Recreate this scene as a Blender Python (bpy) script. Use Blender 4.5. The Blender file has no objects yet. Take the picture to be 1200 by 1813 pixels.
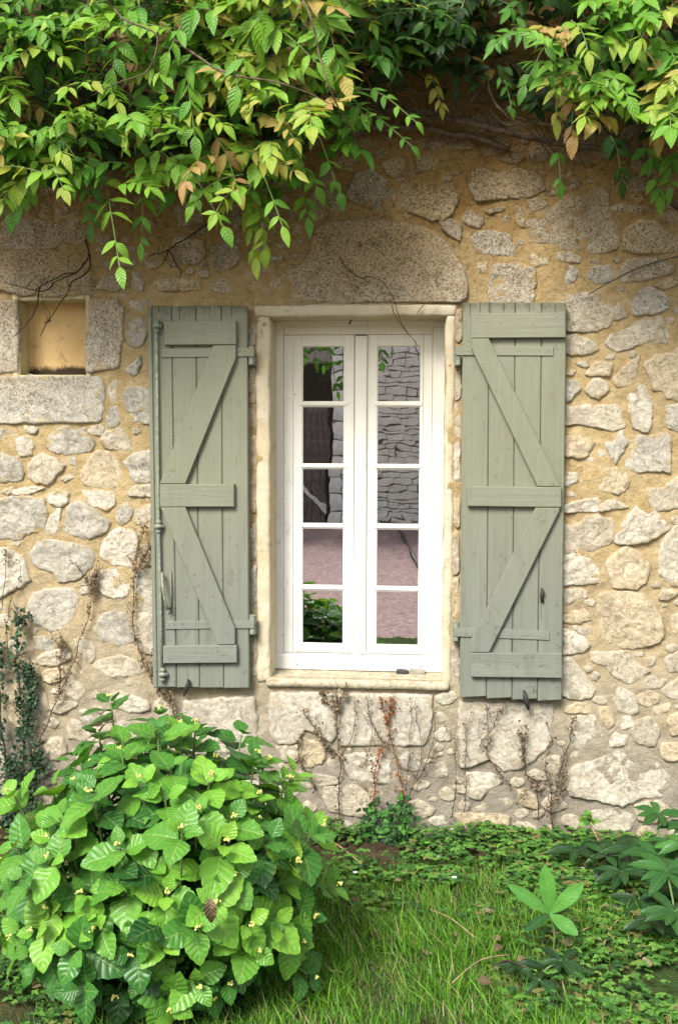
import bpy, math, random
import numpy as np
from mathutils import Vector, Matrix, noise as mnoise

PI = math.pi
C = bpy.context.scene.collection
scn = bpy.context.scene

# ------------------------------------------------------------------ camera
FPX, IW, IH = 1900.0, 1200.0, 1813.0
DIST = 4.56
yaw, pitch, roll = math.radians(5.25), math.radians(4.0), math.radians(0.2)
fwd = np.array([-math.sin(yaw)*math.cos(pitch), math.cos(yaw)*math.cos(pitch), -math.sin(pitch)])
rgt0 = np.array([math.cos(yaw), math.sin(yaw), 0.0])
up0 = np.cross(rgt0, fwd)
rgt = rgt0*math.cos(roll) + up0*math.sin(roll)
upv = -rgt0*math.sin(roll) + up0*math.cos(roll)

def ray(u, v):
    d = rgt*(u-IW/2) - upv*(v-IH/2) + fwd*FPX
    return d/d[1]
CAM = np.array([0.0, -DIST, -ray(600, 1482)[2]*DIST])
def P(u, v, y=0.0):
    """point at depth y seen at picture position u, v of the 1200x1813 photograph"""
    return CAM + ray(u, v)*(y+DIST)
YG = 0.185                                       # depth of the window glass
def PM(u, v, Y):
    """point at depth Y in front of the house whose mirror image in the window glass is seen at u, v"""
    p = CAM + ray(u, v)*(2*YG-Y+DIST)
    return np.array([p[0], Y, p[2]])

cam = bpy.data.cameras.new("camera")
cam.sensor_fit = 'VERTICAL'; cam.sensor_height = 36.0; cam.lens = FPX/IH*36.0
cam.clip_start = 0.05; cam.clip_end = 500
camo = bpy.data.objects.new("camera", cam); C.objects.link(camo)
camo.matrix_world = Matrix([[rgt[0], upv[0], -fwd[0], CAM[0]], [rgt[1], upv[1], -fwd[1], CAM[1]],
                            [rgt[2], upv[2], -fwd[2], CAM[2]], [0, 0, 0, 1]])
scn.camera = camo
scn.render.resolution_x = 677; scn.render.resolution_y = 1024

# ------------------------------------------------------------------ light
SUN_EL, SUN_AZ = math.radians(44), math.radians(203)     # veiled sun, high over the courtyard, a little to the left
w = bpy.data.worlds.new("World"); scn.world = w; w.use_nodes = True
wn = w.node_tree.nodes; wl = w.node_tree.links
sky = wn.new('ShaderNodeTexSky'); sky.sky_type = 'NISHITA'; sky.sun_disc = False
sky.sun_elevation = SUN_EL; sky.sun_rotation = SUN_AZ
sky.air_density = 1.0; sky.dust_density = 1.5; sky.ozone_density = 0.3; sky.altitude = 0
hs = wn.new('ShaderNodeHueSaturation'); hs.inputs['Saturation'].default_value = .30      # thin bright cloud over the sky
wl.new(sky.outputs[0], hs.inputs['Color']); wl.new(hs.outputs[0], wn['Background'].inputs[0]); wn['Background'].inputs[1].default_value = 0.07
sl = bpy.data.lights.new("sun", 'SUN'); sl.energy = 1.5; sl.angle = math.radians(22); sl.color = (1.0, 0.965, 0.91)
so = bpy.data.objects.new("sun", sl); C.objects.link(so)
sdir = Vector((math.sin(SUN_AZ)*math.cos(SUN_EL), math.cos(SUN_AZ)*math.cos(SUN_EL), math.sin(SUN_EL)))
so.rotation_euler = sdir.to_track_quat('Z', 'Y').to_euler()
scn.view_settings.view_transform = 'Standard'; scn.view_settings.look = 'None'
scn.view_settings.gamma = 1.0; scn.view_settings.use_curve_mapping = False
scn.view_settings.exposure = 2.12

# ------------------------------------------------------------------ helpers
def tag(o, label=None, cat=None, group=None, kind=None):
    if label: o['label'] = label
    if cat: o['category'] = cat
    if group: o['group'] = group
    if kind: o['kind'] = kind
    return o
def empty(name, loc=(0, 0, 0), **k):
    o = bpy.data.objects.new(name, None); C.objects.link(o); o.location = loc; o.empty_display_size = .05
    return tag(o, **k)
def wloc(o):
    """parents are never rotated: the world place is the sum of the locations"""
    v = Vector(o.location)
    return v + wloc(o.parent) if o.parent is not None else v
def link(name, me, parent=None, loc=None):
    o = bpy.data.objects.new(name, me); C.objects.link(o)
    l = Vector(loc) if loc is not None else Vector((0, 0, 0))
    if parent is not None:
        o.parent = parent; l = l - wloc(parent)
    o.location = l
    return o
def fast_mesh(name, V, F, mat=None, uv=None, tint=None, smooth=True):
    V = np.asarray(V, dtype=np.float32); F = np.asarray(F, dtype=np.int32)
    me = bpy.data.meshes.new(name)
    n, m, k = len(V), len(F), F.shape[1]
    me.vertices.add(n); me.vertices.foreach_set('co', V.ravel())
    me.loops.add(m*k); me.loops.foreach_set('vertex_index', F.ravel())
    me.polygons.add(m); me.polygons.foreach_set('loop_start', np.arange(0, m*k, k, dtype=np.int32))
    me.update(calc_edges=True)
    me.polygons.foreach_set('use_smooth', np.full(m, smooth, dtype=bool))
    if uv is not None:
        l = me.uv_layers.new(name='UVMap'); l.data.foreach_set('uv', np.asarray(uv, dtype=np.float32)[F.ravel()].ravel())
    if tint is not None:
        a = me.attributes.new('tint', 'FLOAT', 'POINT'); a.data.foreach_set('value', np.asarray(tint, dtype=np.float32))
    if mat: me.materials.append(mat)
    return me
def poly_mesh(name, V, F, mat=None, smooth=False):
    me = bpy.data.meshes.new(name); me.from_pydata([tuple(v) for v in V], [], F); me.update()
    if smooth: me.polygons.foreach_set('use_smooth', [True]*len(me.polygons))
    if mat: me.materials.append(mat)
    return me
def centred(V):
    V = np.asarray(V, dtype=float); c = (V.min(0)+V.max(0))/2
    return V-c, c
def obj(name, V, F, mat, parent=None, smooth=False, rim=None):
    V, c = centred(V); me = poly_mesh(name, V, F, mat, smooth)
    if rim is not None:
        a = me.attributes.new('rim', 'FLOAT', 'POINT'); a.data.foreach_set('value', np.asarray(rim, dtype=np.float32))
    return link(name, me, parent, c)

_tab = {}
def vnoise(x, y, s=0):
    if s not in _tab: _tab[s] = np.random.RandomState(1000+s).rand(256, 256)
    t = _tab[s]
    xi = np.floor(x).astype(int); yi = np.floor(y).astype(int); fx = x-xi; fy = y-yi
    fx = fx*fx*(3-2*fx); fy = fy*fy*(3-2*fy)
    a = t[xi & 255, yi & 255]; b = t[(xi+1) & 255, yi & 255]; c = t[xi & 255, (yi+1) & 255]; d = t[(xi+1) & 255, (yi+1) & 255]
    return ((a*(1-fx)+b*fx)*(1-fy)+(c*(1-fx)+d*fx)*fy)*2-1
def fbm(x, y, s=0, o=4):
    r = 0; a = 1; k = 1
    for i in range(o):
        r = r+a*vnoise(x*k, y*k, s+i); a *= .5; k *= 2.03
    return r

# ------------------------------------------------------------------ materials
class M:
    def __init__(s, name):
        s.m = bpy.data.materials.new(name); s.m.use_nodes = True
        s.n = s.m.node_tree.nodes; s.l = s.m.node_tree.links; s.b = s.n['Principled BSDF']
        s.out = s.n['Material Output']
    def N(s, t, **k):
        n = s.n.new(t)
        for a, b in k.items(): setattr(n, a, b)
        return n
    def to(s, a, b): s.l.new(a, b)
    def val(s, sock, v):
        if hasattr(v, 'links') or isinstance(v, bpy.types.NodeSocket): s.to(v, sock)
        else: sock.default_value = v
    def pos(s, scale=(1, 1, 1), obj=False, rnd=False):
        if obj: o = s.N('ShaderNodeTexCoord').outputs['Object']
        else: o = s.N('ShaderNodeNewGeometry').outputs['Position']
        m = s.N('ShaderNodeMapping'); m.inputs['Scale'].default_value = scale; s.to(o, m.inputs[0])
        if rnd:
            oi = s.N('ShaderNodeObjectInfo'); v = s.N('ShaderNodeVectorMath', operation='SCALE')
            v.inputs[0].default_value = (37, 53, 71); s.to(oi.outputs['Random'], v.inputs['Scale']); s.to(v.outputs[0], m.inputs['Location'])
        return m.outputs[0]
    def noise(s, vec, scale, detail=4, rough=.55, dist=0):
        n = s.N('ShaderNodeTexNoise'); s.to(vec, n.inputs['Vector']); n.inputs['Scale'].default_value = scale
        n.inputs['Detail'].default_value = detail; n.inputs['Roughness'].default_value = rough; n.inputs['Distortion'].default_value = dist
        return n.outputs[0]
    def voro(s, vec, scale, feature='F1', out='Distance'):
        n = s.N('ShaderNodeTexVoronoi', feature=feature); s.to(vec, n.inputs['Vector']); n.inputs['Scale'].default_value = scale
        return n.outputs[out]
    def rng(s, v, a, b, c=0., d=1.):
        n = s.N('ShaderNodeMapRange'); s.to(v, n.inputs[0])
        for i, q in zip((1, 2, 3, 4), (a, b, c, d)): n.inputs[i].default_value = q
        return n.outputs[0]
    def mix(s, f, a, b, t='MIX'):
        n = s.N('ShaderNodeMix', data_type='RGBA', blend_type=t)
        s.val(n.inputs[0], f)
        for sock, v in ((n.inputs[6], a), (n.inputs[7], b)):
            if isinstance(v, (tuple, list)): sock.default_value = (*v[:3], 1)
            else: s.to(v, sock)
        return n.outputs[2]
    def math(s, op, a, b=0.):
        n = s.N('ShaderNodeMath', operation=op); s.val(n.inputs[0], a); s.val(n.inputs[1], b); return n.outputs[0]
    def ramp(s, f, stops):
        n = s.N('ShaderNodeValToRGB'); s.to(f, n.inputs[0]); e = n.color_ramp.elements
        while len(e) < len(stops): e.new(.5)
        for q, (p, c) in zip(e, stops): q.position = p; q.color = (*c[:3], 1)
        return n.outputs[0]
    def z(s):
        g = s.N('ShaderNodeNewGeometry'); x = s.N('ShaderNodeSeparateXYZ'); s.to(g.outputs['Position'], x.inputs[0]); return x.outputs
    def bump(s, h, strength=.5, dist=.01, prev=None):
        n = s.N('ShaderNodeBump'); n.inputs['Strength'].default_value = strength; n.inputs['Distance'].default_value = dist
        s.to(h, n.inputs['Height'])
        if prev is not None: s.to(prev, n.inputs['Normal'])
        return n.outputs[0]
    def fin(s, col, rough=.9, nrm=None, spec=.3):
        if isinstance(col, (tuple, list)): s.b.inputs['Base Color'].default_value = (*col[:3], 1)
        else: s.to(col, s.b.inputs['Base Color'])
        s.val(s.b.inputs['Roughness'], rough); s.b.inputs['Specular IOR Level'].default_value = spec
        if nrm is not None: s.to(nrm, s.b.inputs['Normal'])
        return s.m

def mortar_colour(m, p, z):
    n1 = m.noise(p, 3.2, 6, .6); n2 = m.noise(p, 18, 5, .6); n3 = m.noise(p, 220, 3, .6)
    col = m.mix(m.rng(n1, .35, .65), (.40, .28, .115), (.50, .375, .185))
    col = m.mix(m.rng(n2, .38, .7, 0, .6), col, (.57, .465, .285))
    col = m.mix(m.rng(m.noise(p, 30, 6, .7, .8), .52, .36, 0, .55), col, (.34, .225, .09))
    # greyer cement pointing and ground splash at the foot of the wall
    zl = m.rng(m.math('ADD', z, m.math('MULTIPLY', m.math('SUBTRACT', n1, .5), 1.4)), 1.35, .45)
    col = m.mix(m.math('MULTIPLY', zl, .85), col, m.mix(m.rng(n2, .35, .65), (.33, .285, .21), (.45, .395, .30)))
    zl2 = m.rng(m.math('ADD', z, m.math('MULTIPLY', m.math('SUBTRACT', m.noise(p, 5, 4), .5), 1.1)), .62, .15)
    col = m.mix(m.math('MULTIPLY', zl2, .6), col, (.24, .215, .185))
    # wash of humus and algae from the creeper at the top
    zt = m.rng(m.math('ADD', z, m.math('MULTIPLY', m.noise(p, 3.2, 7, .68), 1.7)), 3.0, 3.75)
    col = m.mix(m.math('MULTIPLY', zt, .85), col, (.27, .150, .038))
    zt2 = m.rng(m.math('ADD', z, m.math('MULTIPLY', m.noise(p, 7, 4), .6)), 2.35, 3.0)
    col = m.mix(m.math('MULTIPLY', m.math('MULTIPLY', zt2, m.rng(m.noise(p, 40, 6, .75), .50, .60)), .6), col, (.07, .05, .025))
    col = m.mix(m.rng(n3, .6, .72, 0, .5), col, (.66, .58, .42))
    col = m.mix(m.rng(n3, .42, .30, 0, .6), col, (.20, .14, .07))
    return col, n3
def stone_mat(name, A, B, lichen=.5, grain=1.0, dark_from=2.15, rough_b=1.0, pits=.9):
    m = M(name); p = m.pos(); pr = m.pos(rnd=True)
    oi = m.N('ShaderNodeObjectInfo').outputs['Random']
    n1 = m.noise(pr, 9, 5, .6); n3 = m.noise(pr, 190, 4, .7)
    crag = m.noise(pr, 30, 12, .80, 1.1)                      # broken face: relief shading put into the colour, pale crests, dark dirty hollows
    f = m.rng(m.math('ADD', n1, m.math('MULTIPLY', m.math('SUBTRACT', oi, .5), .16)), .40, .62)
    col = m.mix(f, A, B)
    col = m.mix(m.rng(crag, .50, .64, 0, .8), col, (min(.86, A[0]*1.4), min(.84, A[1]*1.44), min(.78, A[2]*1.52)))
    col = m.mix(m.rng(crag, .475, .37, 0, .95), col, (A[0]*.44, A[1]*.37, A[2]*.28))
    col = m.mix(m.rng(n3, .57, .70, 0, .55), col, (.19, .165, .125))
    lb = m.math('MULTIPLY', m.rng(m.noise(pr, 14, 8, .75), .55, .64), m.rng(oi, .2, .9, .1, lichen))
    col = m.mix(lb, col, (.32, .30, .25))
    z = m.z()[2]
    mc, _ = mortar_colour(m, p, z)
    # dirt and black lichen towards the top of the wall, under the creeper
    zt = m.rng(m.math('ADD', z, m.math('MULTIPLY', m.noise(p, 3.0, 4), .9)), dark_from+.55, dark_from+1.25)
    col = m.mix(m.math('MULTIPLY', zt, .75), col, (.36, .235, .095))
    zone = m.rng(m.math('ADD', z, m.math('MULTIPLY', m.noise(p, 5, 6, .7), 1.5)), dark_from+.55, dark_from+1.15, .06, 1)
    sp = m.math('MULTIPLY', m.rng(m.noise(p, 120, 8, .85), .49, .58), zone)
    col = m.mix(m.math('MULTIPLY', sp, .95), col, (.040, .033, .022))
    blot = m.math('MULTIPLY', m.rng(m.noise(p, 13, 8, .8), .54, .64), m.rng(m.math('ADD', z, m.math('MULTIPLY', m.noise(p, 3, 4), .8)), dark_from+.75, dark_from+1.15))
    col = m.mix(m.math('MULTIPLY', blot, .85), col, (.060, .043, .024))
    pit = m.rng(m.voro(m.pos((1, 1, 1.3), rnd=True), 46), .16, .08)
    pm = m.math('MULTIPLY', pit, m.rng(m.noise(pr, 60, 3), .52, .6))
    col = m.mix(m.math('MULTIPLY', pm, pits), col, (.06, .045, .03))
    # pointing smeared over the rim
    rim = m.N('ShaderNodeAttribute', attribute_name='rim').outputs['Fac']
    sm = m.rng(m.math('ADD', rim, m.math('MULTIPLY', m.math('SUBTRACT', m.noise(p, 26, 6, .7), .5), 2.6)), .98, 1.24)
    col = m.mix(m.math('MULTIPLY', sm, m.rng(oi, .1, .6, .35, .95)), col, mc)
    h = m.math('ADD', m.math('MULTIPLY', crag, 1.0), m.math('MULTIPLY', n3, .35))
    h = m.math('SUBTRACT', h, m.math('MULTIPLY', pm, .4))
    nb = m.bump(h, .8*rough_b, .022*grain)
    return m.fin(col, .95, nb, .12)

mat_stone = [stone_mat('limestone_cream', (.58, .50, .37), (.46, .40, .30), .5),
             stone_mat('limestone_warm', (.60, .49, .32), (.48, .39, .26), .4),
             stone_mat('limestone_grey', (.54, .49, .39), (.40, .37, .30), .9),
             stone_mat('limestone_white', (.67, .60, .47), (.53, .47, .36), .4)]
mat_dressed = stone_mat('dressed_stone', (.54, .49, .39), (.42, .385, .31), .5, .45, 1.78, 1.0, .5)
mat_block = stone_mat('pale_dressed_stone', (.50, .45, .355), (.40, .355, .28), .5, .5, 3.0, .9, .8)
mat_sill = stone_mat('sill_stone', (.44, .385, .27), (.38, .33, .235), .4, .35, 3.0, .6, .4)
def mortar_mat():
    m = M('lime_mortar'); p = m.pos(); z = m.z()[2]
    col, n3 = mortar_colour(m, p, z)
    cr = m.rng(m.voro(m.mix(.12, p, m.N('ShaderNodeTexNoise').outputs[1]), 5.5, 'DISTANCE_TO_EDGE'), .012, .0)
    cr = m.math('MULTIPLY', cr, m.rng(m.noise(p, 2.3, 3), .50, .60))
    col = m.mix(m.math('MULTIPLY', cr, .6), col, (.16, .11, .06))
    ag = m.math('MULTIPLY', m.rng(m.voro(p, 95), .22, .16), m.rng(m.noise(p, 30, 2), .50, .58))
    col = m.mix(m.math('MULTIPLY', ag, .5), col, (.68, .62, .50))
    nb = m.bump(n3, .6, .005); nb = m.bump(m.noise(p, 45, 8, .76), .9, .018, nb)
    return m.fin(col, .96, nb, .12)
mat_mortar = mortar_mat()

def plaster_mat(name, A, B, stain):
    m = M(name); p = m.pos()
    n1 = m.noise(p, 5, 6, .65); n2 = m.noise(p, 50, 5, .65)
    col = m.mix(m.rng(n1, .38, .62), A, B)
    col = m.mix(m.rng(m.noise(p, 14, 6, .7, .5), .55, .68, 0, .75), col, stain)
    col = m.mix(m.rng(m.noise(m.pos((1, 1, .25)), 90, 3, .6), .62, .7, 0, .55), col, (.20, .15, .08))
    nb = m.bump(n2, .45, .006); nb = m.bump(m.noise(p, 16, 4), .5, .012, nb)
    return m.fin(col, .9, nb, .2)
mat_surround = plaster_mat('surround_plaster', (.52, .46, .335), (.49, .405, .26), (.33, .26, .16))
mat_niche = plaster_mat('niche_plaster', (.62, .43, .20), (.56, .37, .16), (.42, .27, .11))
def add_mould(mat, z0):
    m = M.__new__(M); m.m = mat; m.n = mat.node_tree.nodes; m.l = mat.node_tree.links; m.b = m.n['Principled BSDF']; src = m.b.inputs['Base Color'].links[0].from_socket
    f = m.rng(m.math('SUBTRACT', m.z()[2], m.math('MULTIPLY', m.noise(m.pos((1, 1, .35)), 34, 6, .75), .085)), z0+.006, z0-.014)
    m.to(m.mix(m.math('MULTIPLY', f, .95), src, (.022, .017, .010)), m.b.inputs['Base Color'])
add_mould(mat_niche, P(95, 664)[2])
mat_reveal = plaster_mat('reveal_plaster', (.50, .45, .27), (.44, .37, .21), (.34, .30, .17))
mat_surround2 = plaster_mat('pale_plaster', (.62, .55, .40), (.55, .46, .31), (.42, .34, .22))

def paint_mat(name, base, alt, sc, chip=.25, grainb=.35, worn=(.20, .18, .14), z_tint=None, mossz=None):
    m = M(name); p = m.pos(sc, rnd=True); q = m.pos()
    oi = m.N('ShaderNodeObjectInfo').outputs['Random']
    g = m.noise(p, 60, 6, .65, .4); g2 = m.noise(p, 14, 5, .6)
    col = m.mix(m.rng(g2, .3, .7), base, alt)
    col = m.mix(m.rng(oi, 0, 1, 0, .25), col, (base[0]*1.15, base[1]*1.13, base[2]*1.1))
    col = m.mix(m.rng(g, .60, .72, 0, .45), col, (base[0]*.62, base[1]*.60, base[2]*.56))
    ch = m.math('MULTIPLY', m.rng(m.noise(q, 26, 6, .8), .585, .62), m.rng(m.noise(p, 40, 3), .45, .55))
    col = m.mix(m.rng(m.noise(m.pos((1, 1, .12)), 30, 5, .6), .52, .70, 0, .28), col, (base[0]*.5, base[1]*.47, base[2]*.40))
    col = m.mix(m.rng(m.noise(q, 9, 6, .7), .52, .66, 0, .3), col, (min(.8, base[0]*1.35), min(.8, base[1]*1.35), min(.78, base[2]*1.4)))
    col = m.mix(m.math('MULTIPLY', ch, chip), col, worn)
    if z_tint:  # paint turns evenly yellower towards the top
        zz = m.rng(m.z()[2], z_tint[0], z_tint[1])
        col = m.mix(m.math('MULTIPLY', zz, z_tint[3]), col, z_tint[2])
    if mossz:
        zz = m.rng(m.math('ADD', m.z()[2], m.math('MULTIPLY', m.noise(q, 30, 4), .10)), mossz, mossz+.05)
        col = m.mix(m.math('MULTIPLY', zz, .85), col, (.085, .08, .045))
    nb = m.bump(g, grainb, .004); nb = m.bump(ch, .4, .003, nb)
    return m.fin(col, m.rng(g2, .3, .7, .45, .65), nb, .3)
ZT = P(600, 545)[2]
sage, sage2 = (.158, .170, .134), (.186, .197, .158)
mat_plank = paint_mat('sage_paint_upright_grain', sage, sage2, (1, 1, .045), .85, .9, (.115, .10, .075), z_tint=(.95, 1.6, (.200, .198, .118), .55), mossz=ZT+.01)
mat_rail = paint_mat('sage_paint_level_grain', sage, sage2, (.045, 1, 1), .85, .7, (.115, .10, .075), z_tint=(.95, 1.6, (.200, .198, .118), .55))
mat_white_v = paint_mat('white_paint_upright_grain', (.76, .75, .71), (.71, .70, .65), (1, 1, .05), .35, .25, (.42, .33, .22), z_tint=(1.3, 2.1, (.72, .66, .48), .6))
mat_white_h = paint_mat('white_paint_level_grain', (.76, .75, .71), (.71, .70, .65), (.05, 1, 1), .35, .25, (.42, .33, .22), z_tint=(1.3, 2.1, (.72, .66, .48), .6))

def plain(name, col, rough=.8, spec=.3, var=.3, sc=30, bump=.3, metallic=0):
    m = M(name); p = m.pos(obj=True); n = m.noise(p, sc, 5, .6)
    c = m.mix(m.rng(n, .35, .68), tuple(x*(1-var) for x in col), tuple(min(1, x*(1+var)) for x in col))
    m.b.inputs['Metallic'].default_value = metallic
    return m.fin(c, rough, m.bump(n, bump, .004), spec)
mat_iron = plain('black_iron', (.03, .026, .022), .6, .4)
mat_bronze = plain('worn_green_metal', (.20, .20, .135), .5, .4, .4, 60)
mat_bronze_green = plain('painted_iron', (.20, .225, .165), .5, .4, .35, 60, .4)
mat_nail = plain('nail_stain', (.10, .10, .075), .8)
mat_putty = plain('grey_wood_chock', (.26, .23, .18), .9)
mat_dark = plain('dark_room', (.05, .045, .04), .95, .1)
mat_curtain = plain('dark_floor', (.08, .06, .04), .9, .1)
mat_soil = None

def glass_mat():
    m = M('window_glass')
    f = m.N('ShaderNodeFresnel'); f.inputs[0].default_value = 4.8
    g = m.N('ShaderNodeBsdfGlossy'); g.inputs['Roughness'].default_value = .0; g.inputs[0].default_value = (1, 1, 1, 1)
    t = m.N('ShaderNodeBsdfTransparent'); t.inputs[0].default_value = (.93, .95, .94, 1)
    nb = m.bump(m.noise(m.pos(rnd=True), 6.0, 2), .07, .004)
    m.to(nb, g.inputs['Normal'])
    x = m.N('ShaderNodeMixShader'); m.to(f.outputs[0], x.inputs[0]); m.to(t.outputs[0], x.inputs[1]); m.to(g.outputs[0], x.inputs[2])
    m.to(x.outputs[0], m.out.inputs[0]); return m.m
mat_glass = glass_mat()

def leaf_mat(name, stops, joined, vein_n=6, vein_s=.35, slope=2.2, rough=.42, trans=.35, quilt=.5, browning=0.):
    """stops: colours along the tint value (object colour of single leaves, the tint attribute of joined foliage)"""
    m = M(name)
    if joined:
        t = m.N('ShaderNodeAttribute', attribute_name='tint').outputs['Fac']
    else:
        x = m.N('ShaderNodeSeparateColor'); m.to(m.N('ShaderNodeObjectInfo').outputs['Color'], x.inputs[0]); t = x.outputs[0]
    col = m.ramp(t, stops)
    uv = m.N('ShaderNodeUVMap').outputs[0]; s = m.N('ShaderNodeSeparateXYZ'); m.to(uv, s.inputs[0])
    au = m.math('ABSOLUTE', m.math('SUBTRACT', s.outputs[0], .5)); au = m.math('MULTIPLY', au, 2.)
    mid = m.rng(au, .09, .02)
    lat = m.math('FRACT', m.math('SUBTRACT', m.math('MULTIPLY', s.outputs[1], float(vein_n)), m.math('MULTIPLY', au, slope)))
    la = m.math('ABSOLUTE', m.math('SUBTRACT', lat, .5))
    vein = m.math('MAXIMUM', mid, m.math('MULTIPLY', m.rng(la, .09, .01), .7))
    p = m.pos()
    n = m.noise(p, 30, 3)
    col = m.mix(m.rng(n, .35, .7, 0, .5), col, m.mix(1., col, (.55, .68, .5), 'MULTIPLY'))
    sp_ = m.math('MULTIPLY', m.rng(m.noise(p, 130, 2), .70, .76), .6)
    col = m.mix(sp_, col, (.20, .15, .04))
    col = m.mix(m.math('MULTIPLY', vein, vein_s), col, m.mix(.55, col, (.50, .58, .22)))
    if browning:
        br = m.math('MULTIPLY', m.rng(au, .75, 1.0), m.rng(m.noise(p, 16, 3), .56, .66))
        col = m.mix(m.math('MULTIPLY', br, browning), col, (.22, .11, .03))
    h = m.math('MULTIPLY', la, -1.) if quilt < 0 else m.math('SINE', m.math('MULTIPLY', la, PI))
    nb = m.bump(m.math('SUBTRACT', h, m.math('MULTIPLY', mid, .8)), abs(quilt), .006)
    m.fin(col, rough, nb, .35)
    tr = m.N('ShaderNodeBsdfTranslucent'); m.to(m.mix(1., col, (1.25, 1.15, .6), 'MULTIPLY'), tr.inputs[0])
    mx = m.N('ShaderNodeMixShader'); mx.inputs[0].default_value = trans
    m.to(m.b.outputs[0], mx.inputs[1]); m.to(tr.outputs[0], mx.inputs[2]); m.to(mx.outputs[0], m.out.inputs[0])
    return m.m
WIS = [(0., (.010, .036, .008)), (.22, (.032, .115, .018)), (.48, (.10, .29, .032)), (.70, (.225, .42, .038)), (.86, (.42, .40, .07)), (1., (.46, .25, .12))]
HYD = [(0., (.018, .075, .018)), (.35, (.060, .21, .034)), (.7, (.19, .43, .045)), (1., (.27, .47, .055))]
wis_one = leaf_mat('wisteria_leaflet', WIS, False, 7, .30, 1.6, .38, .38, .35, .7)
wis_all = leaf_mat('wisteria_foliage', WIS, True, 7, .30, 1.6, .38, .38, .35, .7)
hyd_one = leaf_mat('hydrangea_leaf', HYD, False, 6, .42, 1.5, .34, .30, .30, .3)
hyd_all = leaf_mat('hydrangea_foliage', HYD, True, 6, .32, 1.5, .36, .32, .45, .15)
HEL = [(0., (.009, .034, .011)), (.5, (.028, .105, .022)), (1., (.11, .31, .055))]
hel_one = leaf_mat('hellebore_leaf', HEL, False, 9, .18, 1.5, .38, .25, .12)
hel_all = leaf_mat('dark_foliage', HEL, True, 6, .3, 1.5, .4, .2, .4)
ivy_all = leaf_mat('ivy_foliage', [(0., (.006, .018, .008)), (.8, (.016, .05, .018)), (1., (.05, .12, .04))], True, 4, .2, 1.2, .4, .15, .3)
HERB = [(0., (.014, .050, .014)), (.5, (.060, .185, .028)), (.85, (.16, .34, .05)), (1., (.20, .15, .06))]
herb_all = leaf_mat('herb_foliage', HERB, True, 4, .25, 1.2, .5, .3, .3)
GRS = [(0., (.030, .085, .016)), (.45, (.100, .275, .024)), (.8, (.23, .44, .04)), (.9, (.34, .32, .12)), (1., (.42, .34, .19))]
grass_all = leaf_mat('grass_blade', GRS, True, 2, .1, .2, .45, .35, .1)
DRY = [(0., (.075, .042, .028)), (.5, (.15, .09, .055)), (1., (.30, .22, .14))]
dry_all = leaf_mat('withered_foliage', DRY, True, 4, .2, 1.2, .8, .15, .3)
RED = [(0., (.13, .05, .025)), (1., (.34, .11, .03))]
red_all = leaf_mat('rusty_foliage', RED, True, 4, .2, 1.2, .8, .15, .3)
dry_one = leaf_mat('fallen_leaf', DRY, False, 6, .3, 1.6, .75, .15, .4)
mat_bark = plain('vine_bark', (.115, .085, .058), .95, .1, .45, 40, .8)
mat_twig = plain('dark_twig', (.055, .038, .026), .9, .1, .3)
mat_paletwig = plain('pale_twig', (.30, .22, .12), .9, .1, .3)
mat_stem = plain('green_stem', (.13, .19, .06), .6, .3, .3)
mat_bud = plain('flower_bud', (.60, .58, .17), .7, .2, .25, 90, .6)
mat_petal = plain('white_petal', (.75, .74, .70), .7)
mat_cable = plain('grey_cable', (.06, .055, .045), .6)

# ------------------------------------------------------------------ ground
def ground_mat():
    m = M('garden_soil'); p = m.pos(); n = m.noise(p, 14, 6, .65); n2 = m.noise(p, 90, 4, .6)
    col = m.mix(m.rng(n, .35, .65), (.030, .022, .012), (.075, .055, .030))
    col = m.mix(m.rng(n2, .55, .7, 0, .6), col, (.17, .125, .07))
    y = m.z()[1]
    g = m.math('MULTIPLY', m.rng(m.noise(p, 5, 5), .35, .50), m.rng(y, -.25, -.6))
    col = m.mix(m.math('MULTIPLY', g, .7), col, (.04, .085, .02))
    return m.fin(col, .95, m.bump(n2, .8, .02), .1)
mat_soil = ground_mat()
def gravel_mat():
    m = M('pink_gravel'); p = m.pos(); v = m.voro(p, 28, out='Color'); n = m.noise(p, 1.3, 5)
    col = m.mix(m.rng(n, .35, .65), (.24, .15, .155), (.30, .20, .203))
    x = m.N('ShaderNodeSeparateColor'); m.to(v, x.inputs[0])
    col = m.mix(m.rng(x.outputs[0], 0, 1, 0, .7), col, (.52, .38, .34)); col = m.mix(m.rng(x.outputs[1], .6, 1, 0, .7), col, (.18, .11, .10))
    return m.fin(col, .9, m.bump(m.voro(p, 28), .6, .02), .1)
def plane_grid(name, x0, x1, y0, y1, step, hfun, mat):
    xs = np.linspace(x0, x1, max(2, int((x1-x0)/step)+1)); ys = np.linspace(y0, y1, max(2, int((y1-y0)/step)+1))
    X, Y = np.meshgrid(xs, ys); Z = hfun(X, Y); V = np.stack([X, Y, Z], -1).reshape(-1, 3)
    nx, ny = len(xs), len(ys); i = (np.arange(ny-1)[:, None]*nx+np.arange(nx-1)[None]).ravel()
    F = np.stack([i, i+1, i+1+nx, i+nx], -1)
    return link(name, fast_mesh(name, V, F, mat))
def gh(X, Y):
    return .018*fbm(X*3, Y*3, 3, 4)+.008*fbm(X*17, Y*17, 7, 2)
YL = -4.25
tag(plane_grid('garden_ground', -3.6, 3.6, YL, .05, .03, gh, mat_soil), kind='structure')
tag(plane_grid('ground', -150, 150, -150, 150, 60, lambda X, Y: X*0-.06, mat_soil), kind='structure')
tag(plane_grid('gravel_courtyard', -14, 14, -16.5, YL, .5, lambda X, Y: .004+.02*vnoise(X, Y, 4)*(Y < -5), gravel_mat()), kind='structure')

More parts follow.
